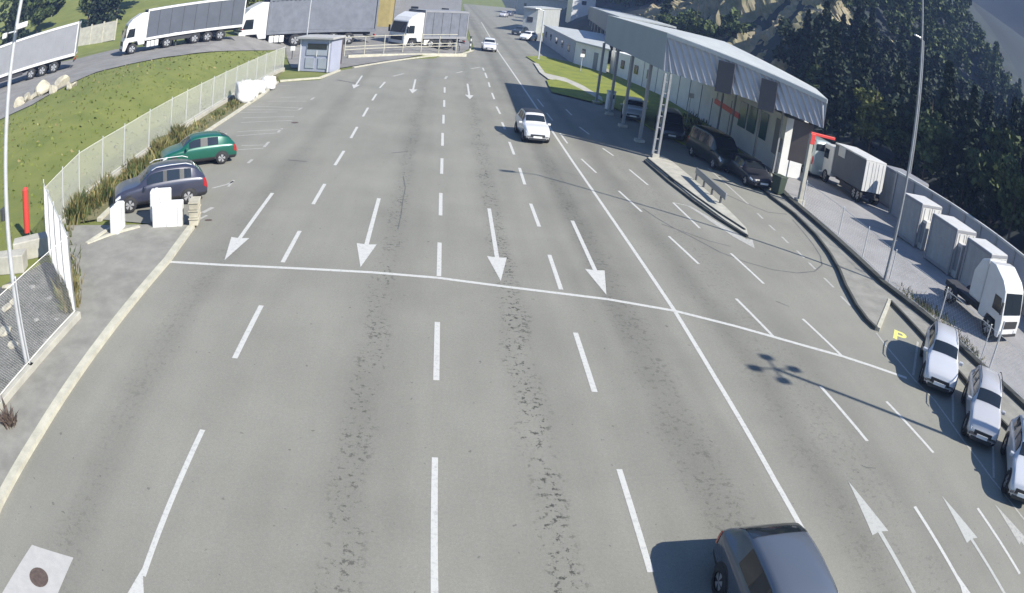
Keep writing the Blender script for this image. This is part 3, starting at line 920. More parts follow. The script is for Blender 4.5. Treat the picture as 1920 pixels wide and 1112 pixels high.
def cab_part(root, x0, W, Hc, s=1, body='white'):
    """Lorry cab with its nose at x0, facing +x."""
    L = 2.3 * s
    prof = [(x0 - L, .75 * s), (x0 - L, Hc), (x0 - L * .75, Hc + .02 * s), (x0 - .75 * s, Hc - .45 * s), (x0 - .35 * s, Hc - .85 * s), (x0 - .05 * s, 1.55 * s), (x0, 1.3 * s), (x0, .42 * s), (x0 - .3 * s, .38 * s), (x0 - .45 * s, .75 * s), (x0 - .6 * s, 1.15 * s), (x0 - 1.5 * s, 1.15 * s), (x0 - 1.65 * s, .75 * s)]
    b = MB(); b.profile(prof, -W / 2, W / 2)
    o = b.build('cab', M[body], root)
    bm = bmesh.new(); bm.from_mesh(o.data); bmesh.ops.recalc_face_normals(bm, faces=bm.faces[:]); bm.to_mesh(o.data); bm.free()
    md = o.modifiers.new('b', 'BEVEL'); md.width = .07 * s; md.segments = 2; md.limit_method = 'ANGLE'; md.angle_limit = R(30)
    # windscreen
    a, c = Vector((x0 - .06 * s, 0, 1.68 * s)), Vector((x0 - .33 * s, 0, Hc - .98 * s))
    n_ = Vector((c.z - a.z, 0, a.x - c.x)).normalized() * .03 * s
    b = MB(); w2 = W / 2 * .88
    b.add([a + n_ + Vector((0, -w2, 0)), a + n_ + Vector((0, w2, 0)), c + n_ + Vector((0, w2 * .97, 0)), c + n_ + Vector((0, -w2 * .97, 0))], [(0, 1, 2, 3)])
    b.build('windscreen', M['glass'], root)
    for sd_ in (1, -1):
        b = MB()
        yy = sd_ * (W / 2 + .012)
        q = [(x0 - .28 * s, yy, 1.62 * s), (x0 - .5 * s, yy, 2.42 * s), (x0 - 1.15 * s, yy, 2.42 * s), (x0 - 1.15 * s, yy, 1.62 * s)]
        b.add(q if sd_ < 0 else q[::-1], [(0, 1, 2, 3)][::1])
        b.build('side_window', M['glass'], root)
        b = MB(); b.box((x0 - .15 * s, sd_ * (W / 2 + .18 * s), 2.0 * s), (.1 * s, .22 * s, .7 * s)); b.build('door_mirror', M['trim'], root, bevel=.02)
        b = MB(); b.box((x0 + .005, sd_ * W * .36, .72 * s), (.05, .42 * s, .2 * s)); b.build('headlight', M['lamp'], root, bevel=.02)
    b = MB(); b.box((x0 + .004, 0, 1.12 * s), (.05, W * .7, .42 * s)); b.box((x0 + .01, 0, .52 * s), (.05, W * .9, .16 * s)); b.build('grille', M['trim'], root, bevel=.01)


def lorry(name, label, x, y, z, heading, s=1.0, L=13.6, curtain='curtain_dark', cab=True, group=None, rear='white', rib=0):
    """Articulated lorry facing +x. Origin under the middle of the trailer."""
    root = empty(name, (x, y, z), heading, label, 'lorry', group)
    W = 2.5 * s; L *= s; z0 = 1.15 * s; z1 = 3.95 * s
    h = L / 2
    b = MB()
    if rib:
        n = int(L / .28)
        pts = []
        for i in range(n + 1):
            pts.append((-h + .12 * s + (L - .24 * s) * i / n, .035 * s * (1 if i % 2 else -1)))
        for sd_ in (1, -1):
            vs = [(p[0], sd_ * (W / 2 - .03 + p[1]), zz) for zz in (z0 + .16 * s, z1 - .12 * s) for p in pts]
            b.add(vs, [(i, i + 1, n + 2 + i, n + 1 + i) if sd_ < 0 else (n + 1 + i, n + 2 + i, i + 1, i) for i in range(n)], smooth=True)
        b.box((0, 0, (z0 + z1) / 2), (L - .2 * s, W - .2 * s, z1 - z0 - .2 * s))
    else:
        b.box((0, 0, (z0 + z1) / 2), (L - .16 * s, W - .03, z1 - z0 - .1))
        ns = int(L / (1.15 * s))
        for k in range(1, ns):
            b.box((-h + L * k / ns, 0, (z0 + z1) / 2), (.05 * s, W - .012, z1 - z0 - .2), mi=1)
    b.build('curtain_side', [M[curtain], M['chassis'] if curtain != 'curtain_grey' else M['steel']], root)
    b = MB()
    for sd_ in (1, -1):
        b.box((0, sd_ * (W / 2 - .02), z1 - .04), (L, .09 * s, .2 * s)); b.box((0, sd_ * (W / 2 - .02), z0 + .04), (L, .09 * s, .24 * s))
        for ex in (-h + .05 * s, h - .05 * s): b.box((ex, sd_ * (W / 2 - .018), (z0 + z1) / 2), (.12 * s, .1 * s, z1 - z0))
    b.build('frame', M[rear], root, bevel=.01)
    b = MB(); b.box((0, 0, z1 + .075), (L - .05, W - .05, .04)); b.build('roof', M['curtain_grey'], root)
    b = MB(); b.box((-h + .01, 0, (z0 + z1) / 2 + .02), (.1, W - .2 * s, z1 - z0 - .3 * s)); b.build('rear_door', M['box_grey'], root, bevel=.02)
    b = MB(); b.box((0, 0, z0 - .22 * s), (L - .4 * s, W * .42, .26 * s)); b.box((-h + .1 * s, 0, .62 * s), (.12 * s, W - .1 * s, .14 * s))
    for sd_ in (1, -1):
        b.box((.1 * L, sd_ * W * .44, .82 * s), (L * .34, .06, .36 * s))
        b.box((h - 3.4 * s, sd_ * W * .3, .55 * s), (.14 * s, .14 * s, 1.0 * s))
    b.build('chassis', M['chassis'], root)
    for sd_ in (1, -1):
        b = MB(); b.box((-h + .02, sd_ * W * .38, .8 * s), (.08, .36 * s, .14 * s)); b.build('tail_light', M['red_lamp'], root)
    lorry_wheels(root, [(-h / s + 2.2), (-h / s + 3.5), (-h / s + 4.8)], W, .5, s)
    if cab:
        nose = h + 1.75 * s + .55 * s
        cab_part(root, nose, W * .98, 3.75 * s, s)
        b = MB(); b.box((nose - 3.5 * s, 0, .82 * s), (4.6 * s, W * .4, .22 * s)); b.build('tractor_chassis', M['chassis'], root)
        for sd_ in (1, -1):
            b = MB()
            for k in range(3): b.box((nose - (2.75 + .42 * k) * s, sd_ * (W / 2 - .3 * s), .68 * s), (.38 * s, .5 * s, .55 * s))
            b.build('fuel_tank', M['white'], root, bevel=.05)
        lorry_wheels(root, [nose / s - 1.05, nose / s - 4.7], W, .5, s)
    return root


def place_lorry(name, label, nose_px, tail_px, s, L, **k):
    a, c = surf(*nose_px), surf(*tail_px)
    d = (a - c).normalized()
    return a, c, d


# three lorries on the upper road and in the yard
pa, pc = surf(228, 106), surf(452, 83)
d = (pa - pc).normalized()
Ln = (pa - pc).length
s2 = 1.22
Lt = max(9.0, Ln / s2 - 2.3)
mid = pc + d * (Lt * s2 / 2) + Vector((-d.y, d.x)) * (-1.25 * s2)
lorry('articulated_lorry', 'white cab lorry with a dark blue grey curtain trailer on the road above the field', mid.x, mid.y, hz(mid.x, mid.y), hd(*d), s2, Lt, 'curtain_dark')
qa, qc = surf(-60, 190), surf(136, 128)
d1 = (qa - qc).normalized()
mid = qc + d1 * (13.6 * 1.3 / 2) + Vector((-d1.y, d1.x)) * (-1.25 * 1.3)
lorry('articulated_lorry', 'pale grey curtain trailer cut by the left edge, behind the lamp pole', mid.x, mid.y, hz(mid.x, mid.y), hd(*d1), 1.32, 13.6, 'curtain_grey')
a3, c3 = surf(500, 79), surf(702, 82)
d3 = (a3 - c3).normalized()
s3 = 1.55
L3 = max(9.0, (a3 - c3).length / s3 - 2.3)
mid = c3 + d3 * (L3 * s3 / 2) + Vector((-d3.y, d3.x)) * (-1.25 * s3)
lorry('articulated_lorry', 'white cab lorry with a rippled slate curtain trailer behind the guard booth', mid.x, mid.y, hz(mid.x, mid.y), hd(*d3), s3, L3, 'curtain_slate', rib=1, rear='curtain_slate')
a4 = surf(742, 84)
h4 = Vector((-.72, -.69)); mid = a4 - h4 * (3.0 * 1.25 + 2.3 * 1.25)
lorry('articulated_lorry', 'white cab lorry with a grey trailer standing behind the yard railing', mid.x, mid.y, hz(mid.x, mid.y), hd(*h4), 1.25, 6.0, 'curtain_slate', rear='curtain_grey')

# ------------------------------------------------------------------ boulders along the lorry road
def boulder(c, r, i, label, m='stone'):
    bm = bmesh.new(); bmesh.ops.create_icosphere(bm, subdivisions=3, radius=1)
    rs = random.Random(i)
    dirs = [Vector((rs.uniform(-1, 1), rs.uniform(-1, 1), rs.uniform(-.6, 1))).normalized() for _ in range(9)]
    ks = [rs.uniform(.42, .82) for _ in dirs]
    for v in bm.verts:
        for d_, k in zip(dirs, ks):
            t = v.co.dot(d_)
            if t > k: v.co -= d_ * (t - k)
        v.co.x *= r[0]; v.co.y *= r[1]; v.co.z *= r[2]
    me = bpy.data.meshes.new('boulder'); bm.to_mesh(me); bm.free(); me.materials.append(M[m])
    o = bpy.data.objects.new('boulder', me); sc.collection.objects.link(o)
    o.location = (c.x, c.y, hz(c.x, c.y) + r[2] * .45); o.rotation_euler = (0, 0, rs.uniform(0, 6))
    tag(o, label, 'boulder', 'pale boulders along the field edge')


bl = [((36, 198), .8, 'pale boulder beside the lamp pole, nearest end of the row'), ((50, 190), .9, 'pale boulder second from the lamp pole'), ((64, 184), .7, 'small pale boulder third from the lamp pole'),
      ((80, 176), 1.3, 'largest pale boulder in the middle of the row'), ((98, 174), .7, 'low pale boulder right of the largest one'), ((114, 162), 1.1, 'tall pale boulder near the far end of the row'), ((128, 166), .6, 'small pale boulder at the far end of the row'), ((140, 161), .5, 'smallest pale boulder, last of the row towards the field')]
for i, (p, r, lab) in enumerate(bl):
    boulder(surf(*p), (r, r * .8, r * .7), i, lab)

# ------------------------------------------------------------------ plastic barriers, bags, bits on the left
def barrier(name, label, c, L, W, Ht, rz, step=None, m='plastic', group=None):
    root = empty(name, (c[0], c[1], 0.0), rz, label, 'barrier', group)
    b = MB()
    prof = [(-W / 2, 0), (W / 2, 0), (W / 2, Ht * .93), (W * .43, Ht), (-W * .43, Ht), (-W / 2, Ht * .93)]
    vs, n = [], len(prof)
    for xx in (-L / 2, L / 2): vs += [(xx, p[0], p[1]) for p in prof]
    b.add(vs, [tuple(range(n - 1, -1, -1)), tuple(range(n, 2 * n))] + [(i, (i + 1) % n, n + (i + 1) % n, n + i) for i in range(n)])
    o = b.build('barrier_body', M[m], root)
    bm = bmesh.new(); bm.from_mesh(o.data); bmesh.ops.recalc_face_normals(bm, faces=bm.faces[:]); bm.to_mesh(o.data); bm.free()
    md = o.modifiers.new('b', 'BEVEL'); md.width = .07; md.segments = 3
    for t in (-.02, .36):
        b = MB(); b.box((t * L, 0, Ht * .47), (.016, W + .012, Ht * .84)); b.build('seam', M['steel'], root)
    b = MB(); b.tube((-L * .2, 0, Ht), (-L * .2, 0, Ht + .05), .07, n=12); b.build('filler_cap', M['plastic'], root)
    return root


gB = 'white plastic barriers at the bay entrance'
c1 = at(312, 431); barrier('traffic_barrier', 'large white plastic barrier block in front of the crossover', (c1.x - .05, c1.y + .35), 1.25, .62, .95, R(12), group=gB)
c1 = at(300, 425); barrier('traffic_barrier', 'taller white plastic barrier wedged behind the large block', (c1.x - .25, c1.y + .75), .9, .5, 1.22, R(14), group=gB)
c1 = at(217, 440); barrier('traffic_barrier', 'narrow white plastic barrier seen end on at the left of the crossover', (c1.x, c1.y + .25), .95, .42, 1.1, R(95), group=gB)
# pallet stack next to the barriers
c1 = at(364, 430)
pr_ = empty('pallet_stack', (c1.x - .1, c1.y + .4, .1), R(10), 'weathered grey concrete blocks stacked beside the plastic barrier', 'block stack')
for k in range(3):
    b = MB()
    for yy in (-.28, 0, .28): b.box((0, yy, .3 * k + .13), (.36, .16, .24))
    b.box((0, 0, .3 * k + .27), (.42, .8, .05)); b.build('block_layer', M['stone'], pr_, bevel=.02)


def bulk_bag(px, py, r, h, label, i):
    c = at(px, py)
    bm = bmesh.new(); bmesh.ops.create_cube(bm, size=2)
    bmesh.ops.subdivide_edges(bm, edges=bm.edges[:], cuts=5, use_grid_fill=True)
    rs = random.Random(i + 50)
    ph = [rs.uniform(0, 6) for _ in range(6)]
    for v in bm.verts:
        q = v.co.copy(); k = q.normalized()
        q = q.lerp(k * 1.25, .45)
        q *= 1 + .07 * math.sin(3.1 * q.x + ph[0]) * math.sin(2.7 * q.y + ph[1]) + .05 * math.sin(6 * q.z + ph[2] + 4 * q.x)
        v.co = Vector((q.x * r, q.y * r, (q.z + 1) * h / 2))
        if v.co.z < .02: v.co.z = 0
    me = bpy.data.meshes.new('bulk_bag'); bm.to_mesh(me); bm.free(); me.materials.append(M['bag'])
    for f in me.polygons: f.use_smooth = True
    o = bpy.data.objects.new('bulk_bag', me); sc.collection.objects.link(o); o.location = (c.x, c.y, .04); o.rotation_euler = (0, 0, rs.uniform(-.4, .4))
    tag(o, label, 'bulk bag', 'white bulk bags by the fence')
    for sx, sy in ((1, 1), (-1, 1), (1, -1), (-1, -1)):
        b = MB(); b.tube((sx * r * .6, sy * r * .6, h * .9), (sx * r * .4, sy * r * .4, h * 1.1), .02, n=5); b.tube((sx * r * .4, sy * r * .4, h * 1.1), (sx * r * .25, sy * r * .6, h * .95), .02, n=5)
        b.build('lifting_loop', M['bag'], o)


bulk_bag(459, 192, .70, 1.5, 'largest white bulk bag leaning on the fence', 1)
bulk_bag(470, 183, .6, 1.2, 'white bulk bag behind the largest one', 2)
bulk_bag(485, 176, .5, .95, 'small slumped white bulk bag in the middle of the heap', 3)
bulk_bag(502, 168, .55, 1.0, 'white bulk bag nearest the guard booth', 4)

# ------------------------------------------------------------------ poles and lamps
def pole(name, px, h, r0, r1, label, arm=None, lamp=None, m='galv', cat='lamp pole', base=True, loc=None, group=None, lean=(0, 0)):
    c = loc or surf(*px)
    root = empty(name, (c[0], c[1], hz(c[0], c[1]) if c[0] < 36 else hz(c[0], c[1])), 0, label, cat, group)
    b = MB(); b.tube((0, 0, 0), (lean[0], lean[1], h), r0, r1, n=12); b.build('shaft', M[m], root)
    if base:
        b = MB(); b.box((0, 0, .06), (r0 * 4, r0 * 4, .16)); b.build('base_plate', M['concrete'], root, bevel=.02)
    if arm:
        b = MB(); b.tube((lean[0], lean[1], h - .05), (lean[0] + arm[0], lean[1] + arm[1], h + .12), r1 * .7, n=8); b.build('arm', M[m], root)
        b = MB(); b.box((lean[0] + arm[0], lean[1] + arm[1], h + .14), (.7, .3, .12), rz=math.atan2(arm[1], arm[0])); b.build('lamp_head', M['galv'], root, bevel=.04)
    return root


lp = pole('lamp_pole', (54, 695), 13.5, .09, .055, 'tall grey pole with two white cameras inside the near left fence', arm=(1.0, .3))
zc = 9.0 - .0
for s_, dx in ((1, .34), (-1, -.36)):
    cb = MB(); cb.tube((0, 0, 8.95), (dx * .7, -.1, 9.0 + .03 * s_), .025, n=6); cb.build('camera_bracket', M['galv'], lp)
    cb = MB(); cb.box((dx, -.16, 9.05 - .06 * (s_ < 0) * 2), (.16, .42, .15), rz=R(-35 * s_)); cb.build('camera_housing', M['white'], lp, bevel=.03)
cb = MB(); cb.box((-.16, 0, 4.3), (.16, .2, .32)); cb.build('junction_box', M['post_dark'], lp, bevel=.02)
pole('lamp_pole', (1655, 537), 14.5, .075, .045, 'tallest grey lamp pole standing on the dark plinth at the right', arm=(-1.2, 0), m='pole_grey')
pole('lamp_pole', (1009, 112), 6.6, .10, .08, 'short grey lamp pole on the grass at the road end of the long office', arm=(-.9, -.2))
pole('flag_pole', (570, 124), 9, .07, .05, 'thin pale pole standing in front of the guard booth', cat='pole', base=False)
pole('lamp_pole', None, 13.0, .13, .08, 'thin dark lamp pole with a small head against the dark wood', loc=(33.0, 40.5), arm=(-.7, 0), m='steel')
pole('sign_pole', None, 2.0, .05, .05, 'short grey pole with a white cap by the lorry park fence', loc=tuple(at(1855, 690)), cat='pole', base=False)
# mast just outside the frame whose shadow lies on the road
ms = empty('light_mast', (20.5, 7.55, 0), 0, 'floodlight mast with four square lamps beside the road', 'light mast')
b = MB(); b.tube((0, 0, 0), (0, 0, 11.2), .10, .07, n=12); b.build('shaft', M['galv'], ms)
b = MB(); b.tube((0, -.75, 11.2), (0, .75, 11.2), .035, n=6); b.tube((-.75, 0, 11.2), (.75, 0, 11.2), .035, n=6); b.build('arm', M['galv'], ms)
for dx, dy in ((0, .66), (0, -.66), (.66, 0), (-.66, 0)):
    b = MB(); b.box((dx, dy, 11.2), (.30, .28, .18)); b.build('floodlight', M['steel'], ms, bevel=.03)

# red post and things behind the near fence
c1 = at(52, 446)
rp = empty('marker_post', (c1.x, c1.y, 0), 0, 'thick red round post behind the near fence', 'post')
b = MB(); b.tube((0, 0, .25), (0, 0, 2.05), .17, .17, n=16); b.tube((0, 0, 2.05), (0, 0, 2.14), .17, .08, n=16); b.build('post_sleeve', M['red'], rp)
b = MB(); b.tube((0, 0, -.05), (0, 0, .26), .12, .12, n=12); b.build('foot', M['trim'], rp)
# concrete block wall and rubble
def block(c, d_, rz, label, i):
    b = MB(); b.box((0, 0, d_[2] / 2), d_); o = b.build('concrete_block', M['concrete'], None, bevel=.04)
    o.location = (c[0], c[1], -.05); o.rotation_euler = (0, 0, rz); tag(o, label, 'concrete block', 'concrete blocks behind the near fence')


c1 = at(62, 485); block((c1.x, c1.y + .5), (2.6, .7, .75), R(28), 'long pale concrete block below the red post', 1)
c1 = at(14, 512); block((c1.x, c1.y + .3), (1.8, .7, .7), R(14), 'pale concrete block at the left edge behind the lamp pole', 2)
sheet('rubble_ground', [(-26, -6), (-10.75, -6), (-10.7, 6), tuple(at(0, 772)), tuple(at(60, 700)), tuple(at(145, 603)), tuple(at(110, 500)), tuple(at(85, 492)), tuple(at(0, 540)), (-26, 17)], .02, M['rubble'])
rs = random.Random(5)
for i, (px, py, r) in enumerate(((18, 540, .42), (12, 580, .35), (26, 566, .3), (10, 622, .4), (24, 650, .3), (92, 560, .16), (68, 600, .18), (105, 600, .15), (60, 540, .2), (85, 640, .14))):
    boulder(at(px, py), (r, r * .8, r * .35), 30 + i, ['rough stone', 'jagged stone'][i % 2] + ' behind the near fence, ' + ['at the left edge', 'beside the lamp pole foot', 'next to the concrete block', 'low by the left edge', 'near the pole foot', 'below the mesh corner', 'in the middle of the rubble', 'under the mesh panel', 'below the long block', 'near the fence base'][i], 'stone' if px < 30 else 'greykerb')

# ------------------------------------------------------------------ plants
def tuft_mesh(name, n, r, h, m, seed, lw=.05, spread=1.0, stems=True):
    g = np.random.default_rng(seed)
    b = MB()
    for i in range(n):
        a = g.uniform(0, 6.28); rr = r * math.sqrt(g.uniform(0, 1))
        x, y = rr * math.cos(a), rr * math.sin(a)
        hh = h * g.uniform(.35, 1) * (1 - .5 * rr / r)
        lx, ly = g.normal(0, .3) * hh * spread, g.normal(0, .3) * hh * spread
        w_ = lw * g.uniform(.5, 1.3); t = g.uniform(0, 3.14)
        dx, dy = w_ * math.cos(t), w_ * math.sin(t)
        b.add([(x - dx, y - dy, 0), (x + dx, y + dy, 0), (x + lx * .5 + dx, y + ly * .5 + dy, hh * .6), (x + lx, y + ly, hh), (x + lx * .5 - dx, y + ly * .5 - dy, hh * .6)], [(0, 1, 2, 3, 4)])
    return b.build(name, m)


def weeds(name, pts, m, n, r, h, seed, lw=.03):
    g = np.random.default_rng(seed)
    b = MB()
    for i in range(n):
        p = Vector(pts[0]); k = g.integers(0, len(pts) - 1); t = g.uniform()
        p = Vector(pts[k]).lerp(Vector(pts[k + 1]), t)
        x, y = p.x + g.normal(0, r), p.y + g.normal(0, r)
        z = hz(x, y)
        den = .5 + .5 * math.sin(x * 2.3 + y * 1.1) * math.sin(y * .7)
        if g.uniform() > den + .25: continue
        hh = h * g.uniform(.3, 1) * (0.5 + den)
        lx, ly = g.normal(0, .3) * hh, g.normal(0, .3) * hh
        t = g.uniform(0, 3.14); w_ = lw * g.uniform(.6, 1.5)
        dx, dy = w_ * math.cos(t), w_ * math.sin(t)
        b.add([(x - dx, y - dy, z), (x + dx, y + dy, z), (x + lx * .5 + dx, y + ly * .5 + dy, z + hh * .6), (x + lx, y + ly, z + hh), (x + lx * .5 - dx, y + ly * .5 - dy, z + hh * .6)], [(0, 1, 2, 3, 4)], mi=int(g.uniform() < .5))
    o = b.build(name, m); o['kind'] = 'stuff'
    return o


weeds('weeds', [(-14.7, 23.8), (-14.5, 31), (-14.4, 38)], [M['dryweed'], M['bush']], 5200, .42, .75, 3, .03)
weeds('weeds', [(-14.3, 38), (-14.2, 48), (-14.1, 60)], [M['dryweed'], M['bush']], 1500, .3, .4, 4, .03)
weeds('weeds', [(-10.6, 16.4), (-12, 18.6), (-14.6, 22.4)], [M['dryweed'], M['bush']], 1100, .22, .7, 5, .025)
weeds('weeds', [tuple(at(1290, 245)), tuple(at(1350, 285)), tuple(at(1290, 215))], [M['bush'], M['dryweed']], 900, .6, .5, 6, .05)
weeds('weeds', [tuple(at(1700, 550)), tuple(at(1760, 605)), tuple(at(1830, 680))], [M['dryweed'], M['bush']], 900, .5, .25, 8, .02)
o = tuft_mesh('dead_plant', 90, .28, .6, M['rust'], 9, .03, 2.2); c1 = at(20, 800); o.location = (c1.x, c1.y, .1); tag(o, 'dead brown plant at the foot of the near fence base', 'plant')

# field tufts
def in_poly(x, y, P):
    c = False
    for (x0, y0), (x1, y1) in zip(P, P[1:] + P[:1]):
        if (y0 > y) != (y1 > y) and x < (x1 - x0) * (y - y0) / (y1 - y0) + x0: c = not c
    return c


LRP = [(-75, 45)] + [tuple(surf(*p)) for p in LR] + [tuple(surf(*p)) for p in UR] + [(-75, 80)]


def scatter_grass():
    g = np.random.default_rng(11)
    b = MB()
    for i in range(5000):
        x = g.uniform(-48, -15.8); y = g.uniform(20, 84)
        if y > 52 + (-15 - x) * .2 + 26: continue
        if y > 40 and x < -30 and (y - 40) > (x + 48) * 2.0: continue
        if in_poly(x, y, LRP): continue
        z = hz(x, y) - .06; hh = g.uniform(.05, .2)
        t = g.uniform(0, 3.14); w_ = g.uniform(.05, .16); dx, dy = w_ * math.cos(t), w_ * math.sin(t)
        lx, ly = g.normal(0, .06, 2)
        b.add([(x - dx, y - dy, z), (x + dx, y + dy, z), (x + lx + dx * .2, y + ly + dy * .2, z + hh), (x + lx - dx * .6, y + ly - dy * .6, z + hh * .8)], [(0, 1, 2, 3)], mi=int(g.uniform() < .12))
    o = b.build('grass_tufts', [M['tuft'], M['dryweed']]); o['kind'] = 'stuff'


scatter_grass()


def crown_np(g, n, fn, leaf):
    """n leaf quads through a volume; fn gives centre positions."""
    c = fn(n)
    a = g.normal(size=(n, 3)); a /= np.linalg.norm(a, axis=1)[:, None]
    b_ = np.cross(a, g.normal(size=(n, 3))); b_ /= np.linalg.norm(b_, axis=1)[:, None]
    s = leaf * g.uniform(.6, 1.4, n)[:, None]
    v = np.stack([c - a * s - b_ * s * .6, c + a * s - b_ * s * .6, c + a * s * .7 + b_ * s * .6, c - a * s * .7 + b_ * s * .6], 1)
    return v.reshape(-1, 3)


def np_mesh(name, v, m):
    me = bpy.data.meshes.new(name)
    n = len(v) // 4
    me.vertices.add(len(v)); me.vertices.foreach_set('co', v.astype(np.float32).ravel())
    me.loops.add(n * 4); me.loops.foreach_set('vertex_index', np.arange(n * 4, dtype=np.int32))
    me.polygons.add(n); me.polygons.foreach_set('loop_start', np.arange(0, n * 4, 4, dtype=np.int32))
    me.polygons.foreach_set('loop_total', np.full(n, 4, dtype=np.int32))
    me.update(calc_edges=True); me.materials.append(m)
    return me


def conifer_pts(g, H, r):
    def fn(n):
        t = g.uniform(0, 1, n) ** .75
        z = H * (.1 + .9 * t)
        k = np.floor(t * 13)
        rad = r * (1 - t) ** .85 * (.55 + .45 * ((t * 13) % 1 < .55)) * (1 + .25 * np.sin(k * 2.3))
        a = g.uniform(0, 6.283, n); a = a + .35 * np.sin(a * 5 + k * 1.7)
        q = rad * g.uniform(.25, 1, n) ** .5
        return np.stack([q * np.cos(a), q * np.sin(a), z - .18 * q], 1)
    return fn


def broad_pts(g, H, r):
    K = 14
    cc = np.stack([g.normal(0, r * .45, K), g.normal(0, r * .45, K), H * g.uniform(.4, .9, K)], 1)
    rr = r * g.uniform(.28, .5, K)

    def fn(n):
        k = g.integers(0, K, n)
        d_ = g.normal(size=(n, 3)); d_ /= np.linalg.norm(d_, axis=1)[:, None]
        return cc[k] + d_ * (rr[k] * g.uniform(.55, 1.05, n))[:, None] * np.array([1, 1, .8])
    return fn


TREES = []
for i in range(3):
    g = np.random.default_rng(20 + i)
    TREES.append(('conifer', np_mesh('crown', crown_np(g, 2600, conifer_pts(g, 12, 2.4 + .3 * i), .26), M['conifer']), 12))
for i in range(3):
    g = np.random.default_rng(30 + i)
    TREES.append(('broadleaf_tree', np_mesh('crown', crown_np(g, 3000, broad_pts(g, 9, 3.1), .24), M['broad'] if i < 2 else M['olive']), 9))
tb = MB(); tb.tube((0, 0, -1), (0, 0, 9.5), .2, .04, n=7)
for k in range(7):
    a = k * 2.4; tb.tube((0, 0, 2.5 + k * .7), (1.3 * math.cos(a), 1.3 * math.sin(a), 3.6 + k * .7), .05, .02, n=5)
trunk0 = tb.build('trunk', M['bark']); trunk_me = trunk0.data; bpy.data.objects.remove(trunk0)


def tree(kind, x, y, s, label, group):
    nm, me, h = TREES[kind]
    root = empty(nm, (x, y, hz(x, y) - .1), rng.uniform(0, 6.28), label, 'tree', group)
    root.scale = (s, s, s * rng.uniform(.9, 1.12))
    a = bpy.data.objects.new('crown', me); sc.collection.objects.link(a); a.parent = root
    a = bpy.data.objects.new('trunk', trunk_me); sc.collection.objects.link(a); a.parent = root
    return root


gw = 'trees at the foot of the wooded slope'
# individual trees along the foot of the slope and by the left field
k = 0
for i in range(26):
    y = 4 + i * 4.6 + rng.uniform(-1.2, 1.2)
    x = 38.6 + rng.uniform(-.6, 2.2) - 3 * ss((y - 75) / 40)
    if .36 < x / y < .53 and y > 60: continue
    kd = int(rng.choice([0, 1, 2, 3, 4, 5], p=[.2, .2, .15, .2, .15, .1]))
    tree(kd, x, y, rng.uniform(.75, 1.1), ('dark conifer' if kd < 3 else 'leafy green tree') + ' at the foot of the wooded slope behind the lorry park', gw)
for i, (px, py, kd, s) in enumerate(((30, 96, 0, 1.0), (12, 110, 2, .95), (66, 84, 3, .95), (160, 74, 4, 1.1), (178, 70, 0, 1.1), (196, 66, 1, 1.2), (214, 60, 3, 1.2), (466, 60, 5, .6), (484, 58, 3, .7))):
    c1 = surf(px, py)
    c1 = c1 * (1.05 if c1.length < 120 else 1)
    tree(kd, c1.x, c1.y, s, ['dark conifer behind the grey trailer', 'dark conifer cut by the left edge', 'leafy tree behind the grey trailer', 'dark leafy tree left of the white cab', 'dark conifer left of the white cab, between leafy trees', 'tall narrow conifer behind the white cab', 'leafy tree over the white cab roof', 'small pale tree between the two lorries', 'leafy tree left of the third lorry cab'][i], 'trees behind the lorry road')


def wood(name, pts, m, n, leaf, seed, smin, smax, share=.7):
    g = np.random.default_rng(seed)
    V = []
    for (x, y) in pts:
        s = g.uniform(smin, smax); H = 12 * s
        fn = conifer_pts(g, H, 2.6 * s) if g.uniform() < share else broad_pts(g, H * .8, 3.2 * s)
        v = crown_np(g, n, fn, leaf * s)
        v += np.array([x, y, hz(x, y) - .4])
        V.append(v)
    me = np_mesh(name, np.concatenate(V), m)
    o = bpy.data.objects.new(name, me); sc.collection.objects.link(o); o['kind'] = 'stuff'
    return o


g = np.random.default_rng(77)
pts1, pts2, pts3 = [], [], []
for i in range(3200):
    x = g.uniform(40, 105); y = g.uniform(-5, 260)
    a = math.degrees(math.atan2(x, y))
    if a > 60 or a < 9: continue
    if abs(x - 52) < 17 and abs(y - 112) < 27 and g.uniform() < .70: continue
    if 20.5 < a < 27.5 and y < 100 and x < 50: continue
    if g.uniform() > .32: continue
    (pts1 if y < 85 else pts2).append((x, y))
print('TREES', len(pts1), len(pts2))
wood('hillside_wood', pts1, M['conifer'], 1000, .30, 1, .7, 1.1, .75)
wood('hillside_wood', pts2, M['broad'], 520, .42, 2, .6, 1.0, .4)
for i in range(300):
    x = g.uniform(-200, -30); y = g.uniform(95, 260)
    if math.hypot(x, y) < 118: continue
    n_ = math.sin(x * .05) + math.sin(y * .06 + 2)
    if n_ < .1: continue
    pts3.append((x, y))
wood('distant_wood', pts3, M['broad'], 260, .6, 3, .6, 1.0, .4)
# rock face above the customs building
bm = bmesh.new(); bmesh.ops.create_grid(bm, x_segments=90, y_segments=110, size=1)
for v in bm.verts:
    u, t = v.co.x, v.co.y
    y = 112 + t * 30; x = 52 + u * 19 + 3 * math.sin(t * 5)
    n_ = 1.6 * math.sin(t * 11 + u * 3) * math.sin(u * 6 + t * 4) + 1.1 * math.sin(t * 26 + 5 * u) + .7 * math.sin(t * 43 - u * 17) + rng.uniform(-.5, .5)
    e = 1 - max(abs(u), abs(t)) ** 3 + .25 * math.sin(9 * t) * math.sin(7 * u)
    v.co = Vector((x - n_ * .6, y, hz(x, y) - 1.6 + 2.8 * e + n_ * .7))
me = bpy.data.meshes.new('rock_face'); bm.to_mesh(me); bm.free(); me.materials.append(M['rock'])
o = bpy.data.objects.new('rock_face', me); sc.collection.objects.link(o); o['kind'] = 'structure'

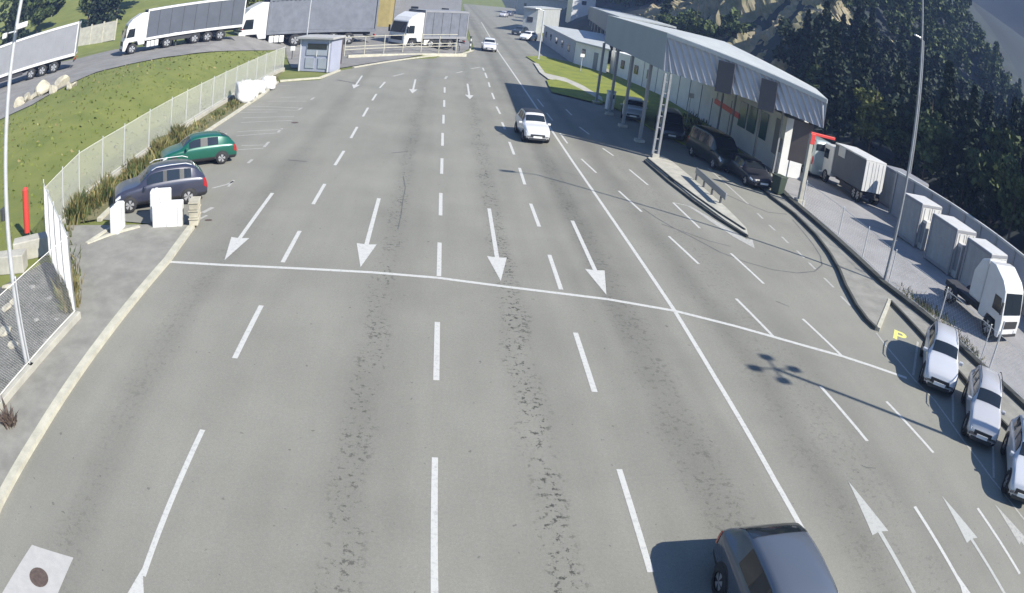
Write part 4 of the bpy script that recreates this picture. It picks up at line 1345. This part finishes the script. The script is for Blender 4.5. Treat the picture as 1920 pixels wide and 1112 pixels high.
# ------------------------------------------------------------------ customs canopy
A = Vector((12.9, 41.4)); F = Vector((13.4, 60.5)); B = Vector((21.1, 35.3)); E_ = Vector((24.2, 60.5)); D_ = Vector((24.6, 43.0))
ca = empty('customs_canopy', (A.x, A.y, 0), 0, 'large customs canopy with a grey side fascia and pale corrugated front', 'canopy')


def Lc(p, z): return (p.x - A.x, p.y - A.y, z)


def panel(b, p, q, zp0, zp1, zq0, zq1, th=.12, mi=0):
    d_ = (q - p).normalized(); n_ = Vector((-d_.y, d_.x)) * th
    b.add([Lc(p, zp0), Lc(q, zq0), Lc(q, zq1), Lc(p, zp1), Lc(p + n_, zp0), Lc(q + n_, zq0), Lc(q + n_, zq1), Lc(p + n_, zp1)],
          [(3, 2, 1, 0), (4, 5, 6, 7), (0, 1, 5, 4), (1, 2, 6, 5), (2, 3, 7, 6), (3, 0, 4, 7)], mi)


b = MB(); panel(b, A, F, 5.3, 7.6, 5.25, 7.7, -.12); b.build('side_fascia', M['fascia'], ca)
# corrugated front
b = MB()
n = 150
d_ = (B - A); L = d_.length; u = d_ / L; nn = Vector((-u.y, u.x))
vs = []
for zz in (0, 1):
    for i in range(n + 1):
        t = min(1, max(0, i / n * 1.1 - .1 + (.1 if zz == 0 else 0)))
        p = A + d_ * t - nn * (.07 + .06 * math.sin(i * math.pi / 3))
        zb_ = 5.3 + (4.5 - 5.3) * t; zt_ = 7.45 + (6.05 - 7.45) * t
        vs.append(Lc(p, zb_ if zz == 0 else zt_))
b.add(vs, [(i, i + 1, n + 2 + i, n + 1 + i) for i in range(n)], smooth=True)
b.build('corrugated_front', M['corr'], ca)
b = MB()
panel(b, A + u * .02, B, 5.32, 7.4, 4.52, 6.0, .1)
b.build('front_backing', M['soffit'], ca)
b = MB()
panel(b, A - nn * .16, B - nn * .16, 7.4, 7.66, 6.0, 6.24, .3); b.build('roof_gutter', M['roof'], ca)
# roof sheet and soffit
b = MB()
top = [(A, 7.68), (B, 6.26), (D_, 6.2), (E_, 7.4), (F, 7.78)]
b.add([Lc(p, z) for p, z in top] + [Lc(p, z - .1) for p, z in top], [(0, 1, 2, 3, 4), (9, 8, 7, 6, 5)] + [(i, 5 + i, 5 + (i + 1) % 5, (i + 1) % 5) for i in range(5)])
b.build('roof', M['roof'], ca)
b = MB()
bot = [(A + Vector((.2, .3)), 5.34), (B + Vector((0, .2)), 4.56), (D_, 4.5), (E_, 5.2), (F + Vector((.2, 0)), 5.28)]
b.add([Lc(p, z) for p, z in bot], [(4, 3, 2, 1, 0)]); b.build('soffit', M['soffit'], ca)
b = MB(); panel(b, B, D_, 4.5, 6.2, 4.45, 6.15, .1); panel(b, D_, E_, 4.45, 6.15, 5.2, 7.3, .1); panel(b, E_, F, 5.2, 7.3, 5.25, 7.7, .1); b.build('rear_fascia', M['fascia'], ca)


def column(p, h, r=.13, m='steel', base=.35, twin=False):
    b = MB()
    for dx in ((0,) if not twin else (-.17, .17)):
        b.box((dx, 0, h / 2), (r * 1.6, r * 2, h))
    if twin:
        for k in range(7): b.box((0, 0, .5 + k * (h - 1) / 6), (.4, .08, .05))
    b.box((0, 0, base / 2), (r * 5, r * 5, base), mi=1)
    o = b.build('column', [M[m], M['concrete']], ca, bevel=.01); o.location = (p.x - A.x, p.y - A.y, 0)


column(Vector((13.05, 40.75)), 5.2, .085, 'pole_grey', .3, True)
for y in (45.2, 50.0, 54.6, 59.8): column(Vector((13.25, y)), 5.28, .12, 'steel', .2)
for px, py, z in ((1346, 258, 4.95), (1380, 275, 4.9), (1410, 306, 4.7), (1455, 331, 4.6)):
    c1 = at(px, py); column(Vector((min(c1.x, 21.0), c1.y)), z, .07, 'steel', .15)
# hanging signal boards
def hang(name, label, px0, px1, depth, cat, m, zt=None, th=.12):
    pass


def board_on_front(t0, t1, z0, z1, label, m='board', off=.28):
    p, q = A + d_ * t0 - nn * off, A + d_ * t1 - nn * off
    c = (p + q) / 2
    root = empty('sign_board', (c.x, c.y, 0), math.atan2(d_.y, d_.x), label, 'sign', 'dark sign boards on the canopy front')
    w_ = (q - p).length
    b = MB(); b.box((0, 0, (z0 + z1) / 2), (w_, .1, z1 - z0)); b.build('board', M[m], root, bevel=.015)
    for s_ in (-1, 1):
        b = MB(); b.box((s_ * w_ * .3, off * .3, (z0 + z1) / 2 + .1), (.06, off * .9, .06)); b.build('bracket', M['galv'], root)
    return root


# ------------------------------------------------------------------ customs building facade behind the columns
FB = [Vector((20.1, 86.0)), Vector((22.3, 71)), Vector((22.6, 58)), Vector((21.8, 49.5)), Vector((21.9, 43.0)), Vector((21.7, 41.2))]
cb_ = empty('customs_building', (FB[0].x, FB[0].y, 0), 0, 'long low white customs building behind the canopy columns', 'building')
b = MB(); tr = MB()
hts = [2.9, 3.3, 3.6, 3.9, 3.9, 3.9]
for i in range(5):
    p, q = FB[i], FB[i + 1]
    n2 = Vector(((q - p).y, -(q - p).x)).normalized() * -1.6
    b.add([(v.x - FB[0].x, v.y - FB[0].y, z) for v, z in ((p, 0), (q, 0), (q, hts[i + 1]), (p, hts[i]), (p - n2 * -1, 0), (q - n2 * -1, 0), (q - n2 * -1, hts[i + 1]), (p - n2 * -1, hts[i]))],
          [(0, 1, 2, 3), (3, 2, 6, 7), (5, 4, 7, 6)] + ([(4, 0, 3, 7)] if i == 0 else []) + ([(1, 5, 6, 2)] if i == 4 else []))
o = b.build('wall', M['white_panel'], cb_)
bm = bmesh.new(); bm.from_mesh(o.data); bmesh.ops.remove_doubles(bm, verts=bm.verts[:], dist=.01); bmesh.ops.recalc_face_normals(bm, faces=bm.faces[:]); bm.to_mesh(o.data); bm.free()


def on_fac(y, z, w_, h, name, m, out=.06, th=.06):
    for i in range(5):
        p, q = FB[i], FB[i + 1]
        if min(p.y, q.y) <= y <= max(p.y, q.y):
            t = (y - p.y) / (q.y - p.y); c = p.lerp(q, t); dd = (q - p).normalized(); nrm = Vector((dd.y, -dd.x))
            if nrm.x > 0: nrm = -nrm
            b = MB(); b.box((0, 0, 0), (w_, th, h)); o = b.build(name, m, cb_, bevel=.01)
            o.location = (c.x + nrm.x * out - FB[0].x, c.y + nrm.y * out - FB[0].y, z); o.rotation_euler = (0, 0, math.atan2(dd.y, dd.x))
            return o


for y, w_ in ((82, 1.0), (78, 1.0), (74.5, .9)): on_fac(y, 1.7, w_, 1.0, 'window', M['glass'])
for y in (84.6, 80, 76, 72.5, 69, 66, 63, 60, 57, 54, 51.5): on_fac(y, 1.55, .07, 3.0, 'wall_joint', M['curtain_grey'], .02, .05)
on_fac(52.6, 2.25, 7.0, .42, 'red_band', M['sign_red'], .08)
on_fac(56.5, 2.8, 1.6, .9, 'notice', M['plate'], .06)
for y, w_ in ((48.6, 1.3), (46.9, 1.4), (45.0, 1.4)): on_fac(y, 2.5, w_, 1.9, 'window', M['teal'])
on_fac(42.6, 2.3, .9, 2.4, 'door', M['curtain_grey'])
on_fac(41.9, 1.9, 1.0, .9, 'window', M['curtain_grey'])

# long office cabin with the pale roof
oc = empty('office_cabin', tuple(at(1075, 120)) + (0,), 0, 'long low office cabin with a pale roof and white end wall', 'building')
o0 = at(1075, 120)
cn = [o0, at(1136, 139), Vector((26.8, 121)), Vector((17.0, 125))]
b = MB(); b.prism([(p.x - o0.x, p.y - o0.y) for p in cn], 0, 2.95)
o = b.build('wall', M['white_panel'], oc)
cen = sum(cn, Vector((0, 0))) / 4
rf_ = [cen + (p - cen) * 1.035 for p in cn]
b = MB(); b.prism([(p.x - o0.x, p.y - o0.y) for p in rf_], 2.95, 3.15); b.build('roof', M['roof'], oc)
b = MB()
e0, e1 = cn[0], cn[1]
dd = (e1 - e0).normalized(); n_ = Vector((dd.y, -dd.x))
for t, w_, z, h, nm, m in ((.28, .75, 1.75, 1.1, 'window', 'glass'), (.66, .9, 1.2, 2.1, 'door', 'curtain_grey'),):
    c = e0.lerp(e1, t) + n_ * .03 - o0
    b = MB(); b.box((0, 0, 0), (w_, .08, h)); q = b.build(nm, M[m], oc, bevel=.01); q.location = (c.x, c.y, z); q.rotation_euler = (0, 0, math.atan2(dd.y, dd.x))
e0, e1 = cn[3], cn[0]
dd = (e1 - e0).normalized(); n_ = Vector((dd.y, -dd.x))
c = e0.lerp(e1, .5) - n_ * -.02 - o0
b = MB(); b.box((0, 0, 1.45), ((e1 - e0).length * .99, .05, 2.85)); q = b.build('shade_toned_side', M['bluewall'], oc); q.location = (c.x + n_.x * .03, c.y + n_.y * .03, 0); q.rotation_euler = (0, 0, math.atan2(dd.y, dd.x))  # sheet over the white wall, its bluish shade put into the colour
for t in (.12, .3, .5, .68, .86):
    c = e0.lerp(e1, t) + n_ * .1 - o0
    b = MB(); b.box((0, 0, 1.7), (1.6, .06, 1.0)); q = b.build('window', M['glass'], oc, bevel=.01); q.location = (c.x, c.y, 0); q.rotation_euler = (0, 0, math.atan2(dd.y, dd.x))


def block_building(label, pts, h, wallm, roofm, nm='office_block', wins=2):
    o0 = Vector(pts[0])
    r_ = empty(nm, (o0.x, o0.y, 0), 0, label, 'building')
    b = MB(); b.prism([(p[0] - o0.x, p[1] - o0.y) for p in pts], -.5, h); b.build('wall', M[wallm], r_)
    c = sum((Vector(p) for p in pts), Vector((0, 0))) / len(pts)
    q = [c + (Vector(p) - c) * 1.06 for p in pts]
    b = MB(); b.prism([(p.x - o0.x, p.y - o0.y) for p in q], h, h + .25); b.build('roof', M[roofm], r_)
    e0, e1 = Vector(pts[0]), Vector(pts[1]); dd = (e1 - e0).normalized(); n_ = Vector((dd.y, -dd.x))
    for k in range(wins):
        c = e0.lerp(e1, (k + .5) / wins) + n_ * .04 - o0
        b = MB(); b.box((0, 0, h * .55), (1.2, .08, 1.1)); q = b.build('window', M['glass'], r_, bevel=.01); q.location = (c.x, c.y, 0); q.rotation_euler = (0, 0, math.atan2(dd.y, dd.x))
    return r_


b1 = at(978, 60); b2 = at(999, 63)
block_building('tall pale green office block beyond the long cabin', [(b1.x, b1.y), (b2.x + .5, b2.y), (b2.x + 9, b2.y + 26), (b1.x + 7, b1.y + 26)], 5.3, 'roof', 'roof', wins=1)
block_building('white square tower behind the pale green office block', [(32, 188), (38, 188), (38, 196), (32, 196)], 14, 'white', 'roof', 'white_tower', 1)
b1 = at(915, 12)
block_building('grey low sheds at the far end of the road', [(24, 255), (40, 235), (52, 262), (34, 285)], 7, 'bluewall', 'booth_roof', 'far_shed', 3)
h0, h1 = Vector((23.0, 97)), Vector((34.5, 178))
ha = empty('freight_hall', (h0.x, h0.y, 0), 0, 'long open freight hall with a slate fascia beyond the customs canopy', 'hall')
hd_ = (h1 - h0).normalized(); hn_ = Vector((hd_.y, -hd_.x)) * 8
def hpanel(nm, p, q, z0, z1, m, th=.2):
    c = (p + q) / 2 - h0; e = q - p
    b = MB(); b.box((c.x, c.y, (z0 + z1) / 2), (e.length, th, z1 - z0), rz=math.atan2(e.y, e.x)); b.build(nm, M[m], ha)
hpanel('side_fascia', h0, h1, 3.9, 6.95, 'hall_fascia'); hpanel('front_fascia', h0, h0 + hn_, 3.9, 6.9, 'hall_fascia')
b = MB(); qs = [Vector((0, 0)) - hd_ * .3, h1 - h0, h1 - h0 + hn_, hn_ - hd_ * .3]; b.prism([(p.x, p.y) for p in qs][::-1], 6.95, 7.15); b.build('roof', M['roof'], ha)
for k in range(9):
    p = hd_ * (k * 9.5 + .5); b = MB(); b.box((p.x, p.y, 2), (.35, .35, 4.0)); b.build('column', M['steel'], ha)
hpanel('back_wall', h0 + hn_, h1 + hn_, 0, 6.9, 'box_grey')
block_building('ochre walled store behind the third lorry', [(-18, 118), (-9, 118), (-9, 128), (-18, 128)], 9, 'yellow_wall', 'booth_roof', 'ochre_store', 1)
block_building('grey store at the back of the lorry yard', [(-8, 126), (2.5, 126), (2.5, 138), (-8, 138)], 7, 'curtain_grey', 'roof', 'yard_store', 2)
# upright clutter (parked trailers' frames) between the cabin and canopy
for i, (x, y) in enumerate(((25.5, 100), (27.0, 98), (28.4, 96), (29.5, 94), (30.6, 92))):
    r_ = pole('flag_pole', None, 5.2, .09, .07, 'grey pole ' + ['first', 'second', 'third', 'fourth', 'fifth'][i] + ' from the left in the row behind the long cabin roof', loc=(x, y), cat='pole', m='steel', group='poles behind the cabin', base=False)

# concrete yard wall at the far left behind the lorries
w0, w1 = surf(146, 86), surf(214, 76)
wl = empty('yard_wall', (w0.x, w0.y, hz(w0.x, w0.y)), math.atan2((w1 - w0).y, (w1 - w0).x), 'pale concrete panel wall left of the white lorry cab', 'wall')
Lw = (w1 - w0).length
b = MB()
for k in range(3): b.box((Lw * (k + .5) / 3, 0, 1.2), (Lw / 3 - .12, .2, 3.0))
b.build('panel', M['concrete'], wl, bevel=.02)
b = MB()
for k in range(4): b.box((Lw * k / 3, 0, 1.3), (.25, .3, 3.3))
b.build('wall_post', M['kerb'], wl, bevel=.02)

# ------------------------------------------------------------------ guard booth
g0, g1 = at(558, 133), at(618, 136)
dd = (g1 - g0); wB = dd.length
bo = empty('guard_booth', (g0.x, g0.y, 0), math.atan2(dd.y, dd.x), 'small blue grey guard booth with a flat grey roof beside the yard gate', 'booth')
dB = 2.6; hB = 3.15
b = MB(); b.box((wB / 2, dB / 2, hB / 2), (wB, dB, hB)); b.build('wall', M['booth'], bo, bevel=.02)
b = MB(); b.box((wB / 2, dB / 2 - .1, hB + .1), (wB + .5, dB + .6, .22)); b.build('roof', M['booth_roof'], bo, bevel=.03)
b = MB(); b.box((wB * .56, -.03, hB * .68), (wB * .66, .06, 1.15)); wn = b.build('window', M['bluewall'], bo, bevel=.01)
b = MB(); b.box((wB * .56, -.07, hB * .77), (wB * .6, .03, .55)); b.build('pane', M['glass'], wn)
b = MB(); b.box((wB * .56, -.075, hB * .56), (.08, .03, .6)); b.build('mullion', M['white'], wn)
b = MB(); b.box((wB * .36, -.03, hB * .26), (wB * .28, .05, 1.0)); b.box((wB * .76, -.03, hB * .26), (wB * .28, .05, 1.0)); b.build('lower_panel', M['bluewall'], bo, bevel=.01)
for s_ in (.04, .93): 
    b = MB(); b.box((wB * s_, -.06, hB / 2), (.09, .1, hB)); b.build('corner_trim', M['white'], bo)
# white letterbox and frame near the booth
c1 = at(547, 112)
cab2 = empty('notice_box', (c1.x, c1.y, 0), 0, 'small white box on a post left of the guard booth', 'box')
b = MB(); b.box((0, 0, 1.25), (.5, .3, .5)); b.build('box', M['plastic'], cab2, bevel=.03)
b = MB(); b.box((0, 0, .5), (.08, .08, 1.0)); b.build('post', M['post_dark'], cab2)
c1 = at(627, 120)
gpst = empty('gate_pillar', (c1.x, c1.y, 0), 0, 'brown timber gate pillar right of the guard booth', 'pillar')
b = MB(); b.box((0, 0, 1.4), (.35, .35, 2.8)); b.box((.55, .1, 1.4), (.3, .3, 2.8)); b.build('timber', M['rust'], gpst, bevel=.02)
b = MB(); b.box((-.35, 0, 1.55), (.16, .16, 3.1)); b.build('white_post', M['white'], gpst, bevel=.02)

# yard railing / sliding gate
ga, gb = at(645, 106), at(868, 103)
gt = empty('yard_gate', (ga.x, ga.y, 0), math.atan2((gb - ga).y, (gb - ga).x), 'long pale tubular railing gate in front of the lorry yard', 'gate')
Lg = (gb - ga).length * .93
b = MB()
nP = 7
zg0 = .15
for k in range(nP):
    x = Lg * k / (nP - 1); z = hz(*(ga + (gb - ga) * (k / (nP - 1) * .93)))
    b = MB(); b.tube((x, 0, z - .2), (x, 0, z + 2.25), .06, n=8); b.build('upright', M['kerb'], gt)
for zz in (2.2, 1.1, .75):
    b = MB(); b.tube((0, 0, zz), (Lg, 0, zz + .35), .045, n=8); b.build('rail', M['kerb'], gt)
b = MB(); b.box((Lg * .5, -1.6, .15), (Lg * 1.05, .22, .4)); b.build('footing', M['kerb'], gt, bevel=.03)
# row of posts up the far left road side
pts_ = [(885, 96), (877, 72), (870, 48), (864, 26), (860, 12)]
for i, p in enumerate(pts_[:4]):
    c1 = at(*p)
    r_ = empty('marker_post', (c1.x - .3, c1.y, 0), 0, ['striped post at the road mouth beside the yard', 'second striped post up the far road', 'third striped post up the far road', 'farthest striped post up the far road'][i], 'post', 'striped posts along the far road')
    h = 2.0 + .1 * i
    b = MB()
    for k in range(6): b.tube((0, 0, h * k / 6), (0, 0, h * (k + 1) / 6), .11, n=8, mi=k % 2)
    b.build('striped_shaft', [M['white'], M['post_dark']], r_)
c0, c1 = at(874, 98), at(858, 8)
rail_ = empty('guard_rail', (c0.x - .9, c0.y, 0), 0, 'low steel guard rail along the far side of the lorry yard', 'guard rail')
b = MB()
for k in range(16):
    t = k / 16 * .5
    p = c0.lerp(c1, t) - c0
    b = MB(); b.box((p.x, p.y, .4), (.1, .1, .8)); b.build('rail_post', M['post_dark'], rail_)
b = MB(); q = (c1 - c0) * .5; b.tube((0, 0, .75), (q.x, q.y, .75), .1, n=6); b.build('beam', M['galv'], rail_)

# ------------------------------------------------------------------ right side: containers, vans, sign frame, bin, wall
def shipping_box(label, c, rz, L=5.6, W=2.5, h=2.6, side='box_grey', topm='box_white', group='containers in the lorry park'):
    r_ = empty('shipping_container', (c[0], c[1], 0), rz, label, 'container', group)
    b = MB()
    n = int(L / .28) * 2
    for sd_ in (1, -1):
        vs = []
        for zz in (.2, h - .12):
            for i in range(n + 1):
                t = i % 4; off = .0 if t in (0, 1) else -.04
                vs.append((-L / 2 + .08 + (L - .16) * i / n, sd_ * (W / 2 - .02 + off), zz))
        b.add(vs, [(i, i + 1, n + 2 + i, n + 1 + i) if sd_ < 0 else (n + 1 + i, n + 2 + i, i + 1, i) for i in range(n)])
    b.box((0, 0, h / 2), (L - .2, W - .16, h - .3))
    b.build('wall', M[side], r_)
    b = MB()
    for sx in (1, -1):
        for sy in (1, -1): b.box((sx * (L / 2 - .06), sy * (W / 2 - .05), h / 2), (.14, .14, h))
        b.box((sx * (L / 2 - .05), 0, h - .08), (.12, W - .2, .16)); b.box((sx * (L / 2 - .05), 0, .12), (.12, W - .2, .2))
    for sy in (1, -1): b.box((0, sy * (W / 2 - .05), h - .07), (L - .2, .1, .14)); b.box((0, sy * (W / 2 - .05), .12), (L - .2, .1, .18))
    b.build('frame', M['curtain_grey'], r_, bevel=.01)
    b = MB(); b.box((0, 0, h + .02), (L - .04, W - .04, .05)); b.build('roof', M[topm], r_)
    for sy in (-1, 1):
        b = MB(); b.box((-L / 2 - .0, sy * W * .235, h / 2), (.06, W * .44, h - .35))
        for k in (-.12, .12): b.tube((-L / 2 - .045, sy * W * .235 + k * W, .2), (-L / 2 - .045, sy * W * .235 + k * W, h - .2), .022, n=6)
        b.build('door', M['box_white'], r_)
    return r_


for (p, q), lab in ((((1678, 440), (1713, 463)), 'grey container with a yellowish roof edge just behind the tall lamp pole'), (((1731, 483), (1776, 516)), 'grey container with a white roof, middle one of the row of three'), (((1794, 532), (1838, 566)), 'bluish grey container with a white roof, nearest the white cab')):
    u0, u1 = at(*p), at(*q)
    ud = (u1 - u0); um = (u0 + u1) / 2; un = Vector((-ud.y, ud.x)).normalized() * 1.2
    shipping_box(lab, (um.x + un.x, um.y + un.y), math.atan2(-ud.y, -ud.x), ud.length, 2.4, 2.55)
for i, (p, h) in enumerate((((1722, 466), 1.7), ((1786, 520), 1.9))):
    u0 = at(*p)
    r_ = empty('white_cabinet', (u0.x + .3, u0.y + .2, 0), R(100), ['pale upright cabinet between the first two grey containers', 'pale upright cabinet between the last two grey containers'][i], 'cabinet')
    b = MB(); b.box((0, 0, h / 2), (.7, .6, h)); b.build('cabinet_body', M['box_white'], r_, bevel=.03)
    b = MB(); b.box((0, .31, h * .55), (.5, .03, h * .7)); b.build('door', M['curtain_grey'], r_)
tr_ = empty('tractor_unit', (24.0, 21.4, 0), R(-84), 'white rounded lorry cab facing the camera at the near end of the container row', 'lorry')
b = MB(); b.box((.2, 0, .62), (4.4, 1.0, .25)); b.build('chassis', M['chassis'], tr_)
b = MB(); b.profile([(1.2, 1.0), (.2, 1.0), (.2, 2.2), (.6, 2.9), (1.2, 3.15)], -.95, .95); b.build('rear_fairing', M['white'], tr_, bevel=.1)
cab_part(tr_, 3.2, 2.2, 3.1, .82, 'white')
lorry_wheels(tr_, [2.3, -1.0], 2.3, .45, 1)
# teal van and box lorry farther up
car('delivery_van', 'pale teal grey van behind the red sign frame', 25.6, 44.6, hd(-.05, 1), 4.8, 1.9, 2.7, 'van', paint('teal_grey_paint', (.33, .38, .38)), cat='van')
bt = empty('box_lorry', (27.2, 40.6, 0), R(96), 'box lorry with sunlit white rear doors in the lorry park', 'lorry')
b = MB(); b.box((0, 0, 2.0), (5.6, 2.4, 2.2)); b.build('box_body', M['curtain_dark'], bt, bevel=.02)
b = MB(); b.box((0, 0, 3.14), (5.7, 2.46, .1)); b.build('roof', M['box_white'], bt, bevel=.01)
for sy in (-1, 1):
    b = MB(); b.box((-2.84, sy * .6, 2.0), (.08, 1.16, 2.15))
    for k in (-.25, .25): b.tube((-2.9, sy * .6 + k, .95), (-2.9, sy * .6 + k, 3.0), .025, n=6)
    b.build('rear_door', M['box_white'], bt, bevel=.01)
b = MB(); b.box((0, 0, .7), (5.6, 1.2, .25)); b.box((-2.8, 0, .5), (.12, 2.3, .14)); b.box((0, 1.1, .62), (2.2, .08, .4)); b.box((0, -1.1, .62), (2.2, .08, .4)); b.build('chassis', M['chassis'], bt)
b = MB(); b.box((3.9, 0, 1.7), (1.9, 2.3, 2.2)); b.build('cab', M['white'], bt, bevel=.12)
b = MB(); b.box((4.87, 0, 2.1), (.06, 2.0, .9)); b.build('windscreen', M['glass'], bt)
for sy in (-1, 1):
    b = MB(); b.box((4.2, sy * 1.16, 2.1), (.8, .05, .7)); b.build('side_window', M['glass'], bt)
b = MB(); b.box((1.4, 1.24, 2.75), (1.2, .06, .7)); b.build('side_panel', M['box_white'], bt, bevel=.01)
lorry_wheels(bt, [3.9, -1.6, -2.3], 2.4, .48, 1)
bt.scale = (.66, .84, .95); bt.location = (27.0, 39.3, 0)
# a stack of things beyond: flat trailer with dark posts
shipping_box('dark olive container half hidden behind the box lorry', (30.6, 38.0), R(98), 3.2, 2.4, 2.6, 'box_grey', 'curtain_grey')
# grey wall with pale coping behind the containers
wp = [Vector((28.6, 36.5)), Vector((29.6, 31)), Vector((30.2, 26)), Vector((30.7, 20)), Vector((31.4, 12)), Vector((32.5, 2))]
bw = empty('boundary_wall', (wp[0].x, wp[0].y, 0), 0, 'long grey boarded wall with a pale top edge behind the containers', 'wall')
b = MB(); t_ = MB(); p_ = MB()
for p, q in zip(wp[:-1], wp[1:]):
    d1_ = q - p; c = (p + q) / 2 - wp[0]; a = math.atan2(d1_.y, d1_.x)
    b.box((c.x, c.y, 1.4), (d1_.length, .14, 2.8), rz=a); t_.box((c.x, c.y, 2.86), (d1_.length + .1, .26, .14), rz=a)
    for k in range(3):
        e = p.lerp(q, k / 3) - wp[0]; p_.box((e.x, e.y, 1.4), (.16, .3, 2.86), rz=a)
b.build('boarding', M['noise_wall'], bw); t_.build('coping', M['box_white'], bw, bevel=.02); p_.build('wall_post', M['steel'], bw)

# sign boards
board_on_front(.335, .435, 4.85, 6.75, 'dark square sign board, upper left of the two on the corrugated front')
board_on_front(.60, .70, 4.5, 6.35, 'dark square sign board, lower right of the two on the corrugated front')
c1 = at(1497, 386)
sf = empty('gantry_sign', (c1.x, c1.y, 0), 0, 'pale post with a red frame on top at the lorry park corner', 'sign')
b = MB(); b.box((0, 0, 2.1), (.24, .24, 4.2)); b.box((0, 0, .2), (.5, .5, .4)); b.build('post', M['concrete'], sf, bevel=.02)
b = MB(); b.box((.75, 0, 4.2), (1.7, .16, .16)); b.box((.05, 0, 3.9), (.3, .27, .6)); b.build('red_frame', M['red'], sf, bevel=.02)
bb = empty('hanging_board', (20.4, 36.5, 0), R(-29), 'brown upright board beside the pale post, under the canopy end', 'sign')
b = MB(); b.box((0, 0, 3.2), (1.25, .12, 2.5)); b.build('board', M['brown_board'], bb, bevel=.02)
for s_ in (-.5, .5):
    b = MB(); b.box((s_, .1, 2.2), (.08, .08, 4.4)); b.build('leg', M['steel'], bb)
# bin
c1 = at(1450, 366)
bi = empty('litter_bin', (c1.x + .2, c1.y, .12), R(20), 'dark green wheeled bin on the kerb under the last canopy column', 'bin')
b = MB()
vs = [(-.24, -.3, .05), (.24, -.3, .05), (.24, .3, .05), (-.24, .3, .05), (-.3, -.37, 1.0), (.3, -.37, 1.0), (.3, .37, 1.0), (-.3, .37, 1.0)]
b.add(vs, [(3, 2, 1, 0), (4, 5, 6, 7), (0, 1, 5, 4), (1, 2, 6, 5), (2, 3, 7, 6), (3, 0, 4, 7)]); b.build('bin_body', mat('green_plastic', (.03, .045, .03), .6), bi, bevel=.03)
b = MB(); b.box((0, 0, 1.04), (.66, .8, .08)); b.build('lid', mat('green_lid', (.035, .05, .035), .6), bi, bevel=.03)
# low guard wall on the island
i0, i1 = at(1302, 338), at(1357, 390)
gw_ = empty('guard_wall', (i0.x, i0.y, .07), math.atan2((i1 - i0).y, (i1 - i0).x), 'low dark steel guard rail on the traffic island', 'guard rail')
Lg = (i1 - i0).length
b = MB(); b.box((Lg / 2, 0, .5), (Lg, .1, .34)); b.build('beam', M['steel'], gw_, bevel=.03)
for k in range(4):
    b = MB(); b.box((Lg * (k + .15) / 3.6, 0, .3), (.1, .08, .6)); b.build('rail_post', M['post_dark'], gw_)
# kiosk cabinet at the first column
c1 = at(1142, 205)
kc = empty('payment_cabinet', (c1.x, c1.y, 0), R(10), 'white upright cabinet between the first canopy columns', 'cabinet')
b = MB(); b.box((0, 0, .75), (.6, .5, 1.5)); b.build('cabinet_body', M['plastic'], kc, bevel=.03)
b = MB(); b.box((0, -.26, 1.1), (.4, .03, .3)); b.build('screen', M['glass'], kc)
b = MB(); b.box((0, 0, 1.53), (.66, .56, .06)); b.build('cap', M['box_white'], kc)
# signs on posts near the grass strip
for i, (p, h, lab) in enumerate((((1088, 135), 2.2, 'small white sign on a post at the end wall of the long cabin'), ((1287, 232), 2.6, 'thin pale sign post on the grass in front of the customs building'))):
    c1 = at(*p)
    r_ = empty('sign_post', (c1.x, c1.y, 0), 0, lab, 'sign')
    b = MB(); b.tube((0, 0, 0), (0, 0, h), .035, n=8); b.build('post', M['galv'], r_)
    b = MB(); b.box((0, -.05, h - .2), (.5, .03, .4)); b.build('sign_plate', M['plate'], r_, bevel=.01)

# ------------------------------------------------------------------ thin morning haze in the valley
b = MB(); b.box((200, 330, 129), (1500, 1300, 262)); hzb = b.build('haze', [])
hm = bpy.data.materials.new('haze_air'); hm.use_nodes = True
hn = hm.node_tree; hn.nodes.clear()
ho = hn.nodes.new('ShaderNodeOutputMaterial'); hv = hn.nodes.new('ShaderNodeVolumePrincipled')
hv.inputs['Color'].default_value = (.36, .54, 1.0, 1); hv.inputs['Density'].default_value = .0006
hn.links.new(hv.outputs[0], ho.inputs['Volume'])
hzb.data.materials.append(hm); hzb['kind'] = 'stuff'
